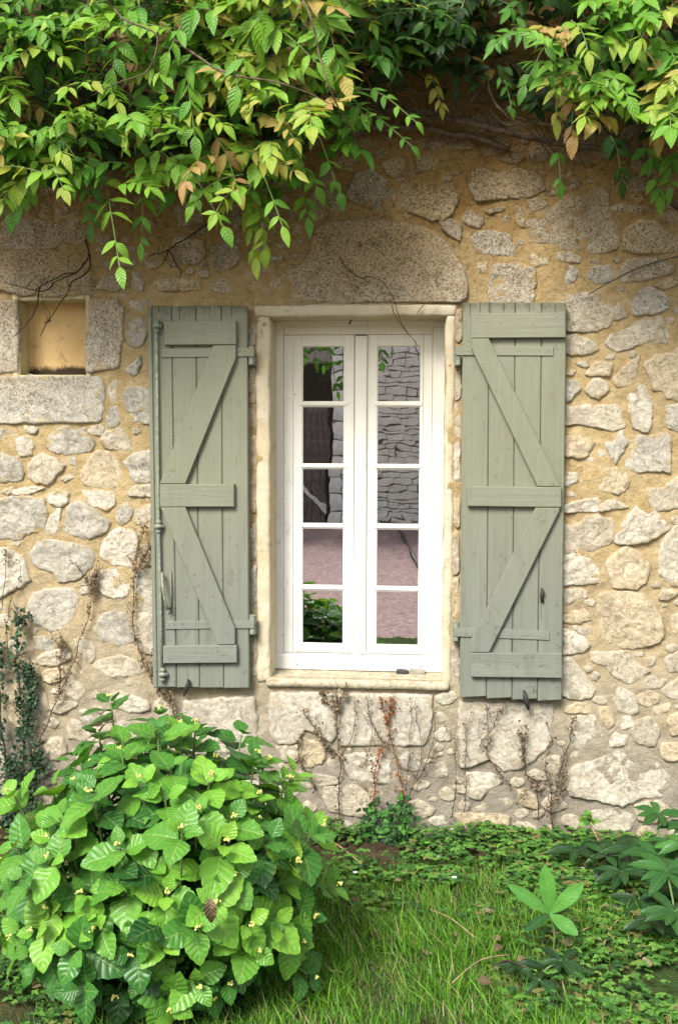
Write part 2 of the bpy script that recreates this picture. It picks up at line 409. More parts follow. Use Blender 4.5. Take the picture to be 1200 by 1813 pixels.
# ------------------------------------------------------------------ solid builders
def prism(poly, yf, yb, bev=.002):
    """poly: (x, z) outline seen from the front; front face at yf, back at yb (yb > yf), bevelled front edge"""
    p = np.array(poly, float); n = len(p)
    if sum(p[i][0]*p[(i+1) % n][1]-p[(i+1) % n][0]*p[i][1] for i in range(n)) < 0: p = p[::-1]
    ins = []
    for i in range(n):
        a, b, c = p[i-1], p[i], p[(i+1) % n]
        d1 = (b-a)/(np.linalg.norm(b-a)+1e-9); d2 = (c-b)/(np.linalg.norm(c-b)+1e-9)
        n1 = np.array([-d1[1], d1[0]]); n2 = np.array([-d2[1], d2[0]]); m = n1+n2; m = m/max(.3, np.dot(m, n1)) if np.linalg.norm(m) > 1e-6 else n1
        ins.append(b+m*bev)
    V = [(x, yb, z) for x, z in p]+[(x, yf+bev, z) for x, z in p]+[(x, yf, z) for x, z in ins]
    F = [list(range(2*n, 3*n))[::1]]
    for k in (0, 1):
        for i in range(n):
            j = (i+1) % n; F.append([k*n+i, k*n+j, (k+1)*n+j, (k+1)*n+i])
    F.append(list(range(n))[::-1])
    return V, F
def join(parts):
    V, F = [], []
    for v, f in parts:
        o = len(V); V += [tuple(q) for q in v]; F += [[i+o for i in g] for g in f]
    return V, F
def rough_box(lo, hi, step=.02, amp=.002, r=.008, freq=9, seed=0, shear=None):
    lo = np.array(lo, float); hi = np.array(hi, float); n = np.maximum(1, np.round((hi-lo)/step).astype(int)); n = np.minimum(n, 90)
    ids, V, F = {}, [], []
    r = min(r, float((hi-lo).min())*.45)
    def vid(i, j, k):
        if (i, j, k) not in ids:
            p = lo+(hi-lo)*np.array([i/n[0], j/n[1], k/n[2]]); q = np.clip(p, lo+r, hi-r); d = p-q; L = np.linalg.norm(d)
            if L > 1e-9: p = q+d/L*r
            nv = mnoise.noise_vector(Vector((p*freq).tolist())+Vector((seed*7.3, 0, 0))); n2 = mnoise.noise_vector(Vector((p*freq*4).tolist()))
            p = p+np.array(nv)*amp+np.array(n2)*amp*.4
            if shear: p = shear(p)
            ids[(i, j, k)] = len(V); V.append(p)
        return ids[(i, j, k)]
    for ax in range(3):
        a, b = [(1, 2), (2, 0), (0, 1)][ax]
        for side in (0, n[ax]):
            for s in range(n[a]):
                for t in range(n[b]):
                    def c(ss, tt):
                        q = [0, 0, 0]; q[ax] = side; q[a] = ss; q[b] = tt; return vid(*q)
                    f = [c(s, t), c(s+1, t), c(s+1, t+1), c(s, t+1)]
                    F.append(f if side else f[::-1])
    return V, F
def tube(pts, rad, sides=6, cap=True):
    pts = [Vector(p) for p in pts]; n = len(pts); V, F = [], []
    if not hasattr(rad, '__len__'): rad = [rad]*n
    ref = Vector((.3, .2, .93)).normalized()
    for i, p in enumerate(pts):
        t = (pts[min(i+1, n-1)]-pts[max(i-1, 0)]).normalized()
        a = t.cross(ref)
        if a.length < .1: a = t.cross(Vector((1, 0, 0)))
        a.normalize(); b = t.cross(a)
        for k in range(sides):
            g = 2*PI*k/sides; V.append(p+(a*math.cos(g)+b*math.sin(g))*rad[i])
    for i in range(n-1):
        for k in range(sides):
            l = (k+1) % sides; F.append([i*sides+k, i*sides+l, (i+1)*sides+l, (i+1)*sides+k])
    if cap: F.append(list(range(sides))[::-1]); F.append([(n-1)*sides+k for k in range(sides)])
    return V, F
def lathe_z(c, prof, sides=12):
    return tube([(c[0], c[1], c[2]+h) for h, r in prof], [r for h, r in prof], sides)
def dome(c, r, d):
    """nail head on a board facing -y"""
    V = [(c[0]+r*math.cos(a), c[1], c[2]+r*math.sin(a)) for a in np.linspace(0, 2*PI, 9)[:-1]]
    V += [(c[0]+r*.6*math.cos(a), c[1]-d, c[2]+r*.6*math.sin(a)) for a in np.linspace(0, 2*PI, 9)[:-1]]
    F = [[i, (i+1) % 8, 8+(i+1) % 8, 8+i] for i in range(8)]+[list(range(8, 16))]
    return V, F

# ------------------------------------------------------------------ the house
house = empty('stone_house', (0, 0, 0), label='old rubble stone house wall with one white window and sage green shutters', cat='house')

# mortar face, cut out for the window and the niche
WX0, WX1, WZ0, WZ1 = P(476, 880)[0], P(788, 880)[0], P(638, 1196)[2], P(638, 556)[2]
NX0, NX1, NZ0, NZ1 = P(35, 600)[0], P(154, 600)[0], P(95, 664)[2], P(95, 531)[2]
def mortar_y(X, Z):
    return -(.006*fbm(X*4.5, Z*4.5, 11, 3)+.0045*fbm(X*20, Z*20, 15, 3))
xs = np.arange(-3.0, 2.15, .0095); zs = np.arange(-.15, 4.25, .0095)
X, Z = np.meshgrid(xs, zs); Y = mortar_y(X, Z)
V = np.stack([X, Y, Z], -1).reshape(-1, 3); nx, nz = len(xs), len(zs)
i = (np.arange(nz-1)[:, None]*nx+np.arange(nx-1)[None])
cx = X[:-1, :-1]+.005; cz = Z[:-1, :-1]+.005
keep = ~(((cx > WX0-.012) & (cx < WX1+.012) & (cz > WZ0-.01) & (cz < WZ1+.012)) | ((cx > NX0) & (cx < NX1) & (cz > NZ0) & (cz < NZ1)))
i = i[keep].ravel()
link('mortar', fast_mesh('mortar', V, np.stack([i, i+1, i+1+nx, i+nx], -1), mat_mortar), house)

# masonry behind, closing the house so that it throws its shade over the garden
def slab(name, lo, hi, mat, parent=house):
    V = [(x, y, z) for x in (lo[0], hi[0]) for y in (lo[1], hi[1]) for z in (lo[2], hi[2])]
    F = [[0, 1, 3, 2], [4, 6, 7, 5], [0, 4, 5, 1], [2, 3, 7, 6], [0, 2, 6, 4], [1, 5, 7, 3]]
    return V, F
HT = 5.1
core = [slab('', (-7, .205, -.2), (WX0-.0, .45, HT), 0), slab('', (WX1, .205, -.2), (7, .45, HT), 0),
        slab('', (WX0, .205, WZ1), (WX1, .45, HT), 0), slab('', (WX0, .205, -.2), (WX1, .45, WZ0), 0),
        slab('', (-7, .0, -.2), (-2.98, .204, HT), 0), slab('', (2.13, .0, -.2), (7, .204, HT), 0), slab('', (-2.98, .0, 4.22), (2.13, .204, HT), 0),
        slab('', (-7, .45, -.2), (-6.7, 6, HT), 0), slab('', (6.7, .45, -.2), (7, 6, HT), 0), slab('', (-7, 6, -.2), (7, 6.3, HT), 0)]
obj('masonry', *join(core), mat_mortar, house)
roofp = [(-.12, HT-.03), (3.2, HT+.9), (6.6, HT-.03), (6.6, HT+.1), (3.2, HT+1.05), (-.12, HT+.10)]
V = [(x, a, b) for x in (-7.2, 7.2) for a, b in roofp]; n = len(roofp)
F = [list(range(n)), list(range(n, 2*n))[::-1]]+[[k, k+n, (k+1) % n+n, (k+1) % n] for k in range(n)]
obj('roof', V, F, plain('roof_tile', (.22, .10, .06)), house)
rm = [slab('', (-2.2, .46, -.1), (2.2, 3.6, -.02), 0), slab('', (-2.2, .46, 2.6), (2.2, 3.6, 2.7), 0), slab('', (-2.3, .46, -.1), (-2.2, 3.6, 2.7), 0),
      slab('', (2.2, .46, -.1), (2.3, 3.6, 2.7), 0), slab('', (-2.3, 3.6, -.1), (2.3, 3.7, 2.7), 0)]
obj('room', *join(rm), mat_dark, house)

# ---- stones, traced one by one
STONES_RAW = """
8 395 60 388 105 400 110 430 80 442 10 440
110 395 150 385 165 400 150 430 115 425
188 490 215 484 222 505 205 513 172 512
235 487 250 485 253 510 236 513
235 533 262 532 266 547 240 547
230 575 252 562 258 590 250 612 232 610 226 600
225 655 248 632 250 645 240 665
190 695 200 678 208 675 207 710 192 708
221 690 245 686 275 690 275 725 232 727 223 710
232 728 275 722 275 750 240 748
190 725 208 723 214 740 208 752 196 755 190 745
48 756 66 758 60 766 50 763
161 762 172 754 181 758 178 768 164 768
0 762 20 762 22 768 8 777 -25 778 -30 764
86 790 92 772 110 758 122 757 132 765 147 758 155 770 165 785 158 798 122 802 98 798
180 780 190 766 210 761 225 772 233 790 225 798 190 792
30 780 50 773 58 785 55 803 38 805
52 835 55 818 75 805 95 815 112 825 105 835 92 850 85 855 60 850
-20 800 0 800 25 812 38 825 35 850 0 850 -25 845
146 838 158 815 172 800 190 803 207 812 215 845 207 868 170 862 150 855
125 812 133 812 134 822 126 820
222 818 240 805 275 800 275 850 240 853 232 835
228 872 245 860 275 858 275 880 235 877
5 870 22 863 25 870 15 874
27 868 60 862 75 865 50 873 28 876
85 880 100 870 120 875 118 890 108 895 92 890
150 870 175 868 203 875 202 890 190 903 165 893 155 885
-30 890 0 885 40 880 75 885 80 900 85 920 75 937 45 943 35 953 0 950 -30 940
85 925 100 905 108 900 105 925 100 942 85 943
118 935 122 900 135 890 155 895 175 910 193 925 187 940 170 950 150 952 120 942
208 918 213 897 225 893 236 903 228 920 215 928
240 905 262 895 278 898 275 925 245 927
-15 972 20 975 38 985 45 1005 53 1025 40 1035 15 1050 -15 1060
57 980 70 962 90 958 130 962 160 972 166 990 155 1010 130 1025 105 1028 95 1010 70 1005 60 995
180 980 188 955 212 938 240 945 245 965 238 990 235 1003 205 998 183 990
172 1025 185 1012 215 1005 230 1010 230 1035 225 1052 205 1057 185 1050
50 1085 60 1055 90 1045 130 1045 135 1075 120 1110 90 1115 60 1100
170 1115 180 1090 205 1083 228 1095 235 1130 220 1143 190 1135 175 1130
248 970 275 965 275 1000 250 1000
240 1015 275 1010 275 1080 245 1075
245 1090 275 1082 275 1155 250 1150 242 1120
65 1128 97 1130 97 1150 66 1148
70 1165 85 1155 118 1150 125 1165 100 1176 75 1176
78 1190 100 1183 120 1180 118 1195 95 1207 80 1203
133 1133 145 1128 165 1140 168 1162 160 1172 143 1158
168 1178 185 1168 215 1162 240 1170 257 1187 235 1196 200 1197 180 1190
45 1175 62 1172 68 1195 50 1198
7 1225 30 1208 40 1240 42 1290 25 1290 15 1260
52 1225 78 1228 85 1255 70 1275 60 1270
120 1220 130 1207 148 1212 148 1230 138 1238 122 1230
92 1250 100 1243 130 1242 135 1250 110 1260 93 1258
200 1230 215 1225 262 1240 264 1255 235 1260 208 1250
130 1190 145 1188 140 1197
122 1288 130 1275 140 1280 158 1300 150 1308 125 1305
145 1270 165 1270 175 1278 155 1282
167 1288 195 1288 193 1301 170 1301
160 1308 183 1306 180 1322 162 1320
78 1325 90 1310 112 1308 115 1330 100 1343 82 1338
275 1245 300 1235 310 1265 285 1275
-10 1300 15 1305 25 1340 10 1370 -15 1365
30 1350 60 1350 75 1375 50 1392 30 1380
310 425 330 420 358 428 362 452 345 466 312 460
375 440 410 430 425 445 418 468 395 480 380 472
275 500 300 493 345 497 350 512 290 515
375 500 400 492 415 500 405 517 380 515
310 365 350 360 358 392 320 400
400 365 430 350 440 380 420 400 400 392
615 345 630 310 655 300 680 320 698 345 690 368 660 370 625 355
705 330 740 325 790 330 810 350 800 375 785 390 750 385 718 370 706 350
680 290 700 280 715 282 715 300 695 312 682 300
735 285 755 275 775 285 770 300 745 305
575 340 600 335 608 365 590 375 578 365
548 345 568 350 570 385 550 388
740 250 800 237 840 250 830 265 760 265
780 395 800 390 815 400 812 425 792 410
832 330 838 305 855 298 880 310 910 300 950 310 960 335 935 348 880 352 845 355
932 400 945 380 985 365 1000 350 1030 350 1060 335 1075 345 1080 380 1095 420 1090 440 1060 447 1020 440 985 442 975 430 945 430 938 415
934 358 952 352 968 364 945 374
908 372 918 367 930 385 925 400 915 393
835 420 860 410 895 415 908 438 912 454 880 450 850 448 838 430
845 468 860 465 858 480 848 482
867 540 870 475 885 468 935 472 945 480 942 540
938 455 950 445 968 453 970 468 945 470
982 450 1005 447 1025 455 1022 464 990 463
977 513 984 487 1000 470 1020 478 1018 493 990 513
1042 490 1050 475 1075 472 1085 485 1078 498 1055 500
862 372 888 366 890 374 865 378
1098 482 1110 462 1150 457 1185 470 1188 482 1150 492 1105 500
1103 440 1105 410 1130 392 1160 395 1180 415 1215 415 1215 445 1170 445 1120 448
1083 370 1100 360 1145 368 1130 378 1088 374
1160 505 1180 492 1200 500 1180 510
995 535 1003 520 1040 520 1045 525 1080 510 1090 535 1108 560 1085 565 1070 578 1045 585 990 583
1118 535 1140 510 1160 515 1182 530 1180 545 1160 553 1125 556
995 600 1020 594 1050 607 1056 618 1030 628 995 624
1073 608 1085 592 1110 585 1130 572 1165 562 1178 585 1187 595 1182 607 1140 605 1110 618 1090 620
1040 662 1055 643 1082 645 1075 665 1050 663
1086 675 1100 655 1130 632 1122 665 1110 682 1092 683
990 655 1015 657 1010 664 990 664
990 680 1018 675 1022 690 1010 708 990 710
1038 690 1050 673 1068 678 1075 690 1060 703 1045 700
1140 648 1160 632 1190 627 1210 605 1250 610 1250 700 1205 708 1180 702 1175 690 1158 690 1150 668
1113 705 1120 685 1138 685 1148 705 1152 730 1145 765 1120 755 1117 725
990 722 1030 722 1090 717 1100 735 1102 755 1080 762 1050 752 1020 750 990 755
1180 722 1225 715 1225 765 1185 755
990 775 1030 775 1050 785 1038 805 1020 810 990 805
1072 785 1085 785 1098 765 1108 785 1095 805 1088 820 1078 800
1130 775 1180 770 1185 800 1182 835 1165 832 1120 835 1107 822 1120 795
990 840 1018 838 1020 852 990 865
1048 855 1065 832 1090 827 1112 845 1112 858 1095 872 1070 872
990 897 1055 880 1058 905 990 908
1063 895 1072 885 1090 886 1108 898 1064 904
1145 880 1150 865 1175 865 1200 845 1230 850 1230 888 1175 903 1155 895
990 930 1020 930 1040 915 1075 920 1085 925 1083 955 1050 975 990 978
1088 955 1105 925 1125 900 1145 915 1155 907 1180 930 1175 943 1140 960 1120 962 1090 962
1167 985 1180 950 1210 925 1240 935 1240 1030 1210 1040 1185 1030 1168 1015
990 985 1025 982 1050 990 1060 1010 1058 1030 1030 1032 990 1035
1072 1000 1090 980 1110 970 1135 985 1148 1005 1140 1030 1125 1040 1090 1040 1078 1020
990 1045 1030 1043 1035 1056 1005 1068
1060 1055 1080 1050 1105 1048 1140 1055 1165 1085 1172 1110 1165 1135 1130 1145 1100 1145 1065 1130 1062 1100
995 1090 1030 1080 1045 1095 1020 1103 995 1098
1016 1108 1045 1112 1048 1120 1038 1127 1020 1118
990 1116 1018 1120 1040 1136 1035 1150 990 1160
1048 1155 1080 1155 1110 1155 1125 1175 1145 1187 1135 1200 1110 1208 1085 1195 1070 1178 1050 1172
985 1168 1015 1170 1035 1200 1050 1220 1040 1235 1015 1235 985 1225
1190 1095 1220 1080 1220 1125 1195 1120
1180 1165 1220 1150 1220 1190 1185 1188
1140 1208 1155 1200 1175 1203 1168 1216 1150 1218
1172 1220 1215 1197 1215 1240 1185 1234
1128 1235 1140 1222 1162 1228 1165 1243 1145 1250 1130 1243
1088 1240 1098 1218 1122 1235 1128 1258 1110 1263 1095 1255
1150 1253 1180 1247 1183 1258 1160 1264
1060 1258 1075 1255 1085 1280 1075 1288 1065 1275
1000 1255 1025 1247 1052 1255 1038 1263 1005 1262
1010 1300 1015 1272 1050 1270 1063 1300 1068 1315 1040 1325 1012 1322
1103 1272 1115 1266 1118 1285 1100 1290
1080 1315 1090 1300 1108 1303 1105 1318 1085 1320
1120 1290 1130 1278 1150 1270 1165 1290 1160 1315 1145 1320 1125 1310
1183 1280 1185 1265 1220 1262 1220 1300 1190 1298
1170 1330 1175 1318 1220 1315 1220 1345 1180 1345
1002 1372 1020 1355 1060 1345 1095 1330 1130 1335 1165 1350 1180 1370 1182 1410 1140 1410 1100 1425 1060 1415 1010 1405
828 1370 870 1373 888 1385 868 1395 850 1412 832 1408
920 1400 945 1408 950 1430 925 1425
965 1345 985 1340 990 1355 980 1370 967 1363
800 1440 895 1442 895 1465 820 1466
492 1322 528 1322 528 1345 505 1345 495 1337
537 1308 573 1322 570 1350 542 1358 534 1345
612 1337 665 1337 688 1347 688 1385 622 1378
532 1367 590 1374 598 1385 542 1395
577 1392 698 1392 700 1440 640 1445 582 1432
708 1345 720 1335 742 1340 742 1362 725 1362 712 1358
772 1355 790 1350 790 1372 773 1372
1040 1440 1080 1430 1120 1445 1110 1470 1050 1468
1125 1425 1165 1420 1190 1440 1160 1455 1130 1450
441 580 451 576 451 608 441 610
442 652 452 656 452 708 442 710
441 725 452 722 452 752 441 750
441 780 452 776 453 820 442 822
442 850 453 846 453 905 442 900
443 935 454 930 454 985 443 990
443 1010 454 1006 454 1060 443 1064
444 1140 455 1136 455 1195 444 1190
806 556 817 552 817 600 807 602
806 662 815 660 815 700 806 705
805 718 815 722 815 770 805 765
804 790 814 786 814 850 804 846
803 870 813 866 813 930 803 925
802 950 812 946 812 1010 802 1014
801 1030 811 1026 811 1090 801 1086
800 1150 812 1146 812 1205 800 1210
"""
DRESSED_RAW = """
-40 452 60 440 150 445 165 470 165 520 100 527 40 525 0 513 -40 512
-60 530 34 531 35 600 34 660 -60 661
153 531 205 530 222 545 220 600 212 650 160 661 154 659
-60 667 176 666 188 685 187 725 175 748 -60 751
445 536 470 505 500 480 535 465 548 440 558 402 600 390 650 388 720 395 770 410 800 440 818 470 828 500 826 528 815 536
478 1226 596 1227 596 1300 588 1315 565 1300 540 1292 528 1315 490 1318 478 1300
600 1227 765 1230 765 1290 750 1320 600 1320
812 1241 978 1246 975 1320 925 1362 890 1365 865 1345 828 1358 812 1358
325 1240 452 1232 455 1330 330 1335
"""
def parse(raw):
    out = []
    for ln in raw.strip().splitlines():
        a = list(map(float, ln.split())); out.append([(a[k], a[k+1]) for k in range(0, len(a), 2)])
    return out
def inpoly(px, py, poly):
    r = np.zeros(px.shape, bool); n = len(poly)
    for k in range(n):
        x1, y1 = poly[k]; x2, y2 = poly[(k+1) % n]
        if y1 == y2: continue
        r ^= ((y1 > py) != (y2 > py)) & (px < (x2-x1)*(py-y1)/(y2-y1)+x1)
    return r
def dilate(poly, k):
    c = np.mean(poly, 0); return [tuple(c+(np.array(p)-c)*(1+k/max(4, np.linalg.norm(np.array(p)-c)))) for p in poly]
def stone_mesh(poly, h, rs, sharp=.5, amp=1.0):
    """irregular block from its outline in the wall plane (x, z): its rim sinks into the mortar, its face is broken and uneven"""
    p = np.array(poly); n = len(p); per = sum(np.linalg.norm(p[k]-p[k-1]) for k in range(n)); ns = int(min(72, max(16, per/.012)))
    pts = []
    for k in range(n):                                              # resample with softened corners
        a, b, c, d = p[k-1], p[k], p[(k+1) % n], p[(k+2) % n]; m = max(1, int(round(np.linalg.norm(c-b)/per*ns)))
        for q in range(m):
            t = q/m; cr = .5*((2*b)+(-a+c)*t+(2*a-5*b+4*c-d)*t*t+(-a+3*b-3*c+d)*t**3); ln = b+(c-b)*t
            pts.append(cr*(1-sharp)+ln*sharp)
    pts = np.array(pts); n = len(pts); c = pts.mean(0); so = rs.rand()*40
    size = math.sqrt(abs(sum(pts[k][0]*pts[k-1][1]-pts[k-1][0]*pts[k][1] for k in range(n)))*.5)
    ang = np.arange(n)
    jit = np.array([mnoise.noise(Vector((q[0]*45, q[1]*45, so))) for q in pts])*.008+np.array([mnoise.noise(Vector((q[0]*110, q[1]*110, so)))*.005 for q in pts])
    dirs = pts-c; L = np.linalg.norm(dirs, axis=1)[:, None]; pts = pts+dirs/np.maximum(L, .004)*jit[:, None]; dirs = pts-c; L = np.linalg.norm(dirs, axis=1)[:, None]
    rings = [(1., .012, .004), (1., -h*.15, .001), (1., -h*.75, -.0025), (1., -h*1.0, -.007)]
    inner = max(2, int(size/.014)); rings += [(1-(k+1)/(inner+1), -h*1.05, -.009*(1-(k+1)/(inner+1))) for k in range(inner)]
    V = []
    tx, tz = rs.uniform(-.06, .06), rs.uniform(-.06, .06)
    for ri, (s, y, off) in enumerate(rings):
        for k in range(n):
            q = c+dirs[k]*s+dirs[k]/max(L[k][0], .004)*max(off, -L[k][0]*s*.5)
            yy = y
            if ri > 1:
                nz = mnoise.noise(Vector((q[0]*13, q[1]*13, so)))*.55+mnoise.noise(Vector((q[0]*34, q[1]*34, so+5)))*.45+mnoise.noise(Vector((q[0]*90, q[1]*90, so)))*.35
                yy += -nz*h*1.15*amp*min(1, (ri-1)/2)+tx*(q[0]-c[0])+tz*(q[1]-c[1])
            V.append((q[0], yy, q[1]))
    V.append((c[0], -h*1.0, c[1]))
    nr = len(rings); F = []
    for r in range(nr-1):
        for k in range(n):
            l = (k+1) % n; F.append([r*n+k, r*n+l, (r+1)*n+l, (r+1)*n+k])
    for k in range(n): F.append([(nr-1)*n+k, (nr-1)*n+(k+1) % n, nr*n])
    rim = [min(1., r[0]) if i > 3 else 1. for i, r in enumerate(rings) for k in range(n)]+[0.]
    return V, F, rim
stones = parse(STONES_RAW); dressed = parse(DRESSED_RAW)
gx, gy = np.meshgrid(np.arange(-380, 1560, 2.), np.arange(-140, 1500, 2.))
occ = np.zeros(gx.shape, bool)
for q in stones+dressed: occ |= inpoly(gx, gy, dilate(q, 5.5))
for q in [[(262, 538), (440, 538), (440, 1222), (262, 1222)], [(452, 538), (806, 536), (804, 1224), (452, 1224)], [(817, 530), (1003, 530), (995, 1240), (813, 1240)],
          [(30, 525), (158, 525), (158, 668), (30, 668)]]: occ |= inpoly(gx, gy, q)
rs = np.random.RandomState(5); fill = []
for t in range(16000):
    if 3500 <= t < 5500: u, v = rs.uniform(40, 1215), rs.uniform(1225, 1490); t = 0
    else: u, v = rs.uniform(-150, 1340), rs.uniform(-130, 1490)
    out = u < -25 or u > 1215 or v < 250
    big = (t < 3500)
    low = v > 1225 and 40 < u < 1215
    a = rs.uniform(9, 26) if low and big else rs.uniform(8, 20) if big and not out and v > 330 else rs.uniform(22, 60) if (big and out) else rs.uniform(14, 34) if big else rs.uniform(4, 11)
    if not big and out: a = rs.uniform(10, 20)
    b = a*rs.uniform(.45, .85); n = rs.randint(6, 10); th = rs.uniform(-.35, .35)
    pol = []
    for k in range(n):
        g = 2*PI*(k+rs.uniform(-.25, .25))/n; rr = rs.uniform(.75, 1.12); x, y = a*rr*math.cos(g), b*rr*math.sin(g)
        pol.append((u+x*math.cos(th)-y*math.sin(th), v+x*math.sin(th)+y*math.cos(th)))
    i0, i1, j0, j1 = int((v-a*1.3+140)/2), int((v+a*1.3+140)/2)+1, int((u-a*1.3+380)/2), int((u+a*1.3+380)/2)+1
    i0, j0 = max(0, i0), max(0, j0)
    sub = (slice(i0, i1), slice(j0, j1)); ins = inpoly(gx[sub], gy[sub], dilate(pol, 3))
    if (ins & occ[sub]).any() or not ins.any(): continue
    occ[sub] |= ins; fill.append(pol)
fill.sort(key=lambda q: -(max(a for a, b in q)-min(a for a, b in q))*(1. if 230 < q[0][1] and -10 < q[0][0] < 1210 else .38))
allst = [(q, 0) for q in stones]+[(q, 1) for q in fill]
small = [q for q, k in allst[296:] if -20 < q[0][0] < 1220 and q[0][1] > 200][:260]; allst = allst[:296]
rs = np.random.RandomState(11)
for q, kind in allst:
    q = dilate(q, 1.5 if kind else 3.6)
    w = [P(a, b, 0.) for a, b in q]; w2 = [(a[0], a[2]) for a in w]
    sz = max(a for a, b in q)-min(a for a, b in q)
    h = rs.uniform(.004, .008) if sz < 30 else rs.uniform(.005, .012)
    V, F, rim = stone_mesh(w2, h, rs, .6)
    um, vm = np.mean(q, 0)
    k = rs.choice([0, 1, 2, 3], p=[.38, .17, .25, .20]) if um < 700 and vm > 560 else rs.choice([0, 1, 2, 3], p=[.42, .30, .08, .20])
    if vm < 560: k = rs.choice([0, 2, 1], p=[.5, .25, .25])
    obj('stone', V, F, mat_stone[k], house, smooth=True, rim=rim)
rs = np.random.RandomState(12); cp = []; cr_ = []
for q in small:
    V, F, rim = stone_mesh([(a[0], a[2]) for a in (P(s, t, 0.) for s, t in dilate(q, 1.2))], rs.uniform(.003, .007), rs, .6); cp.append((V, F)); cr_ += rim
if cp:
    V, F = join(cp); o = obj('stone_chips', V, F, mat_stone[0], house, smooth=True, rim=[r*.9 for r in cr_]); o['kind'] = 'stuff'
names = ['stone_block', 'stone_block', 'stone_block', 'stone_block', 'lintel', 'stone_block', 'stone_block', 'stone_block', 'stone_block']
labs = ['long speckled block over the niche', 'left jamb block of the niche', 'right jamb block of the niche', 'wide weathered block under the niche',
        'big humped grey lintel stone over the window', None, None, None, None]
for q, nm, lb in zip(dressed, names, labs):
    w2 = [(a[0], a[2]) for a in (P(s, t, 0.) for s, t in q)]
    V, F, rim = stone_mesh(w2, .014, rs, .85, .45)
    o = obj(nm, V, F, mat_dressed if q[0][1] < 1000 else mat_block, house, smooth=True, rim=[min(r, .93) for r in rim])
    if lb: o['label'] = lb
# niche: orange plaster back and pale reveals
nd = .105
rs2 = np.random.RandomState(3)
obj('niche_back', *rough_box((NX0-.02, nd, NZ0-.02), (NX1+.02, nd+.05, NZ1+.02), .02, .002, .003), mat_niche, house, True)
nr = [rough_box((NX0-.03, -.004, NZ0-.03), (NX0+.001, nd+.01, NZ1+.03), .02, .0015, .004), rough_box((NX1-.001, -.010, NZ0-.03), (NX1+.02, nd+.01, NZ1+.02), .02, .0015, .005),
      rough_box((NX0-.0, -.002, NZ1-.003), (NX1, nd+.01, NZ1+.02), .02, .0015, .004), rough_box((NX0, -.012, NZ0-.03), (NX1, nd+.01, NZ0+.001), .02, .0015, .004)]
obj('niche_reveal', *join(nr), mat_reveal, house, True)

# plaster surround and sill
x = lambda u, y=0: P(u, 880, y)[0]
z = lambda v, y=0: P(638, v, y)[2]
so_ = obj('surround', *rough_box((x(453), -.007, z(1212)), (x(478.5), .204, z(560)), .013, .0065, .012, 11, 1), mat_surround, house, True)
obj('surround', *rough_box((x(785.5), -.007, z(1212)), (x(802.5), .204, z(560)), .013, .0065, .012, 11, 2), mat_surround, house, True)
obj('surround', *rough_box((x(451), -.010, z(560.5)), (x(804.5), .204, z(539.5)), .013, .005, .010, 11, 3), mat_surround, house, True)
zt0, zt1 = P(638, 1187, .168)[2], P(638, 1206, -.03)[2]
def sh(p):
    if p[2] > zt1-.02: p[2] += (zt0-zt1)*min(1, max(0, (p[1]+.03)/.198))
    return p
obj('sill', *rough_box((x(472), -.024, z(1221.5, -.03)), (x(799), .204, zt1), .018, .0028, .012, 11, 4, sh), mat_sill, house, True)

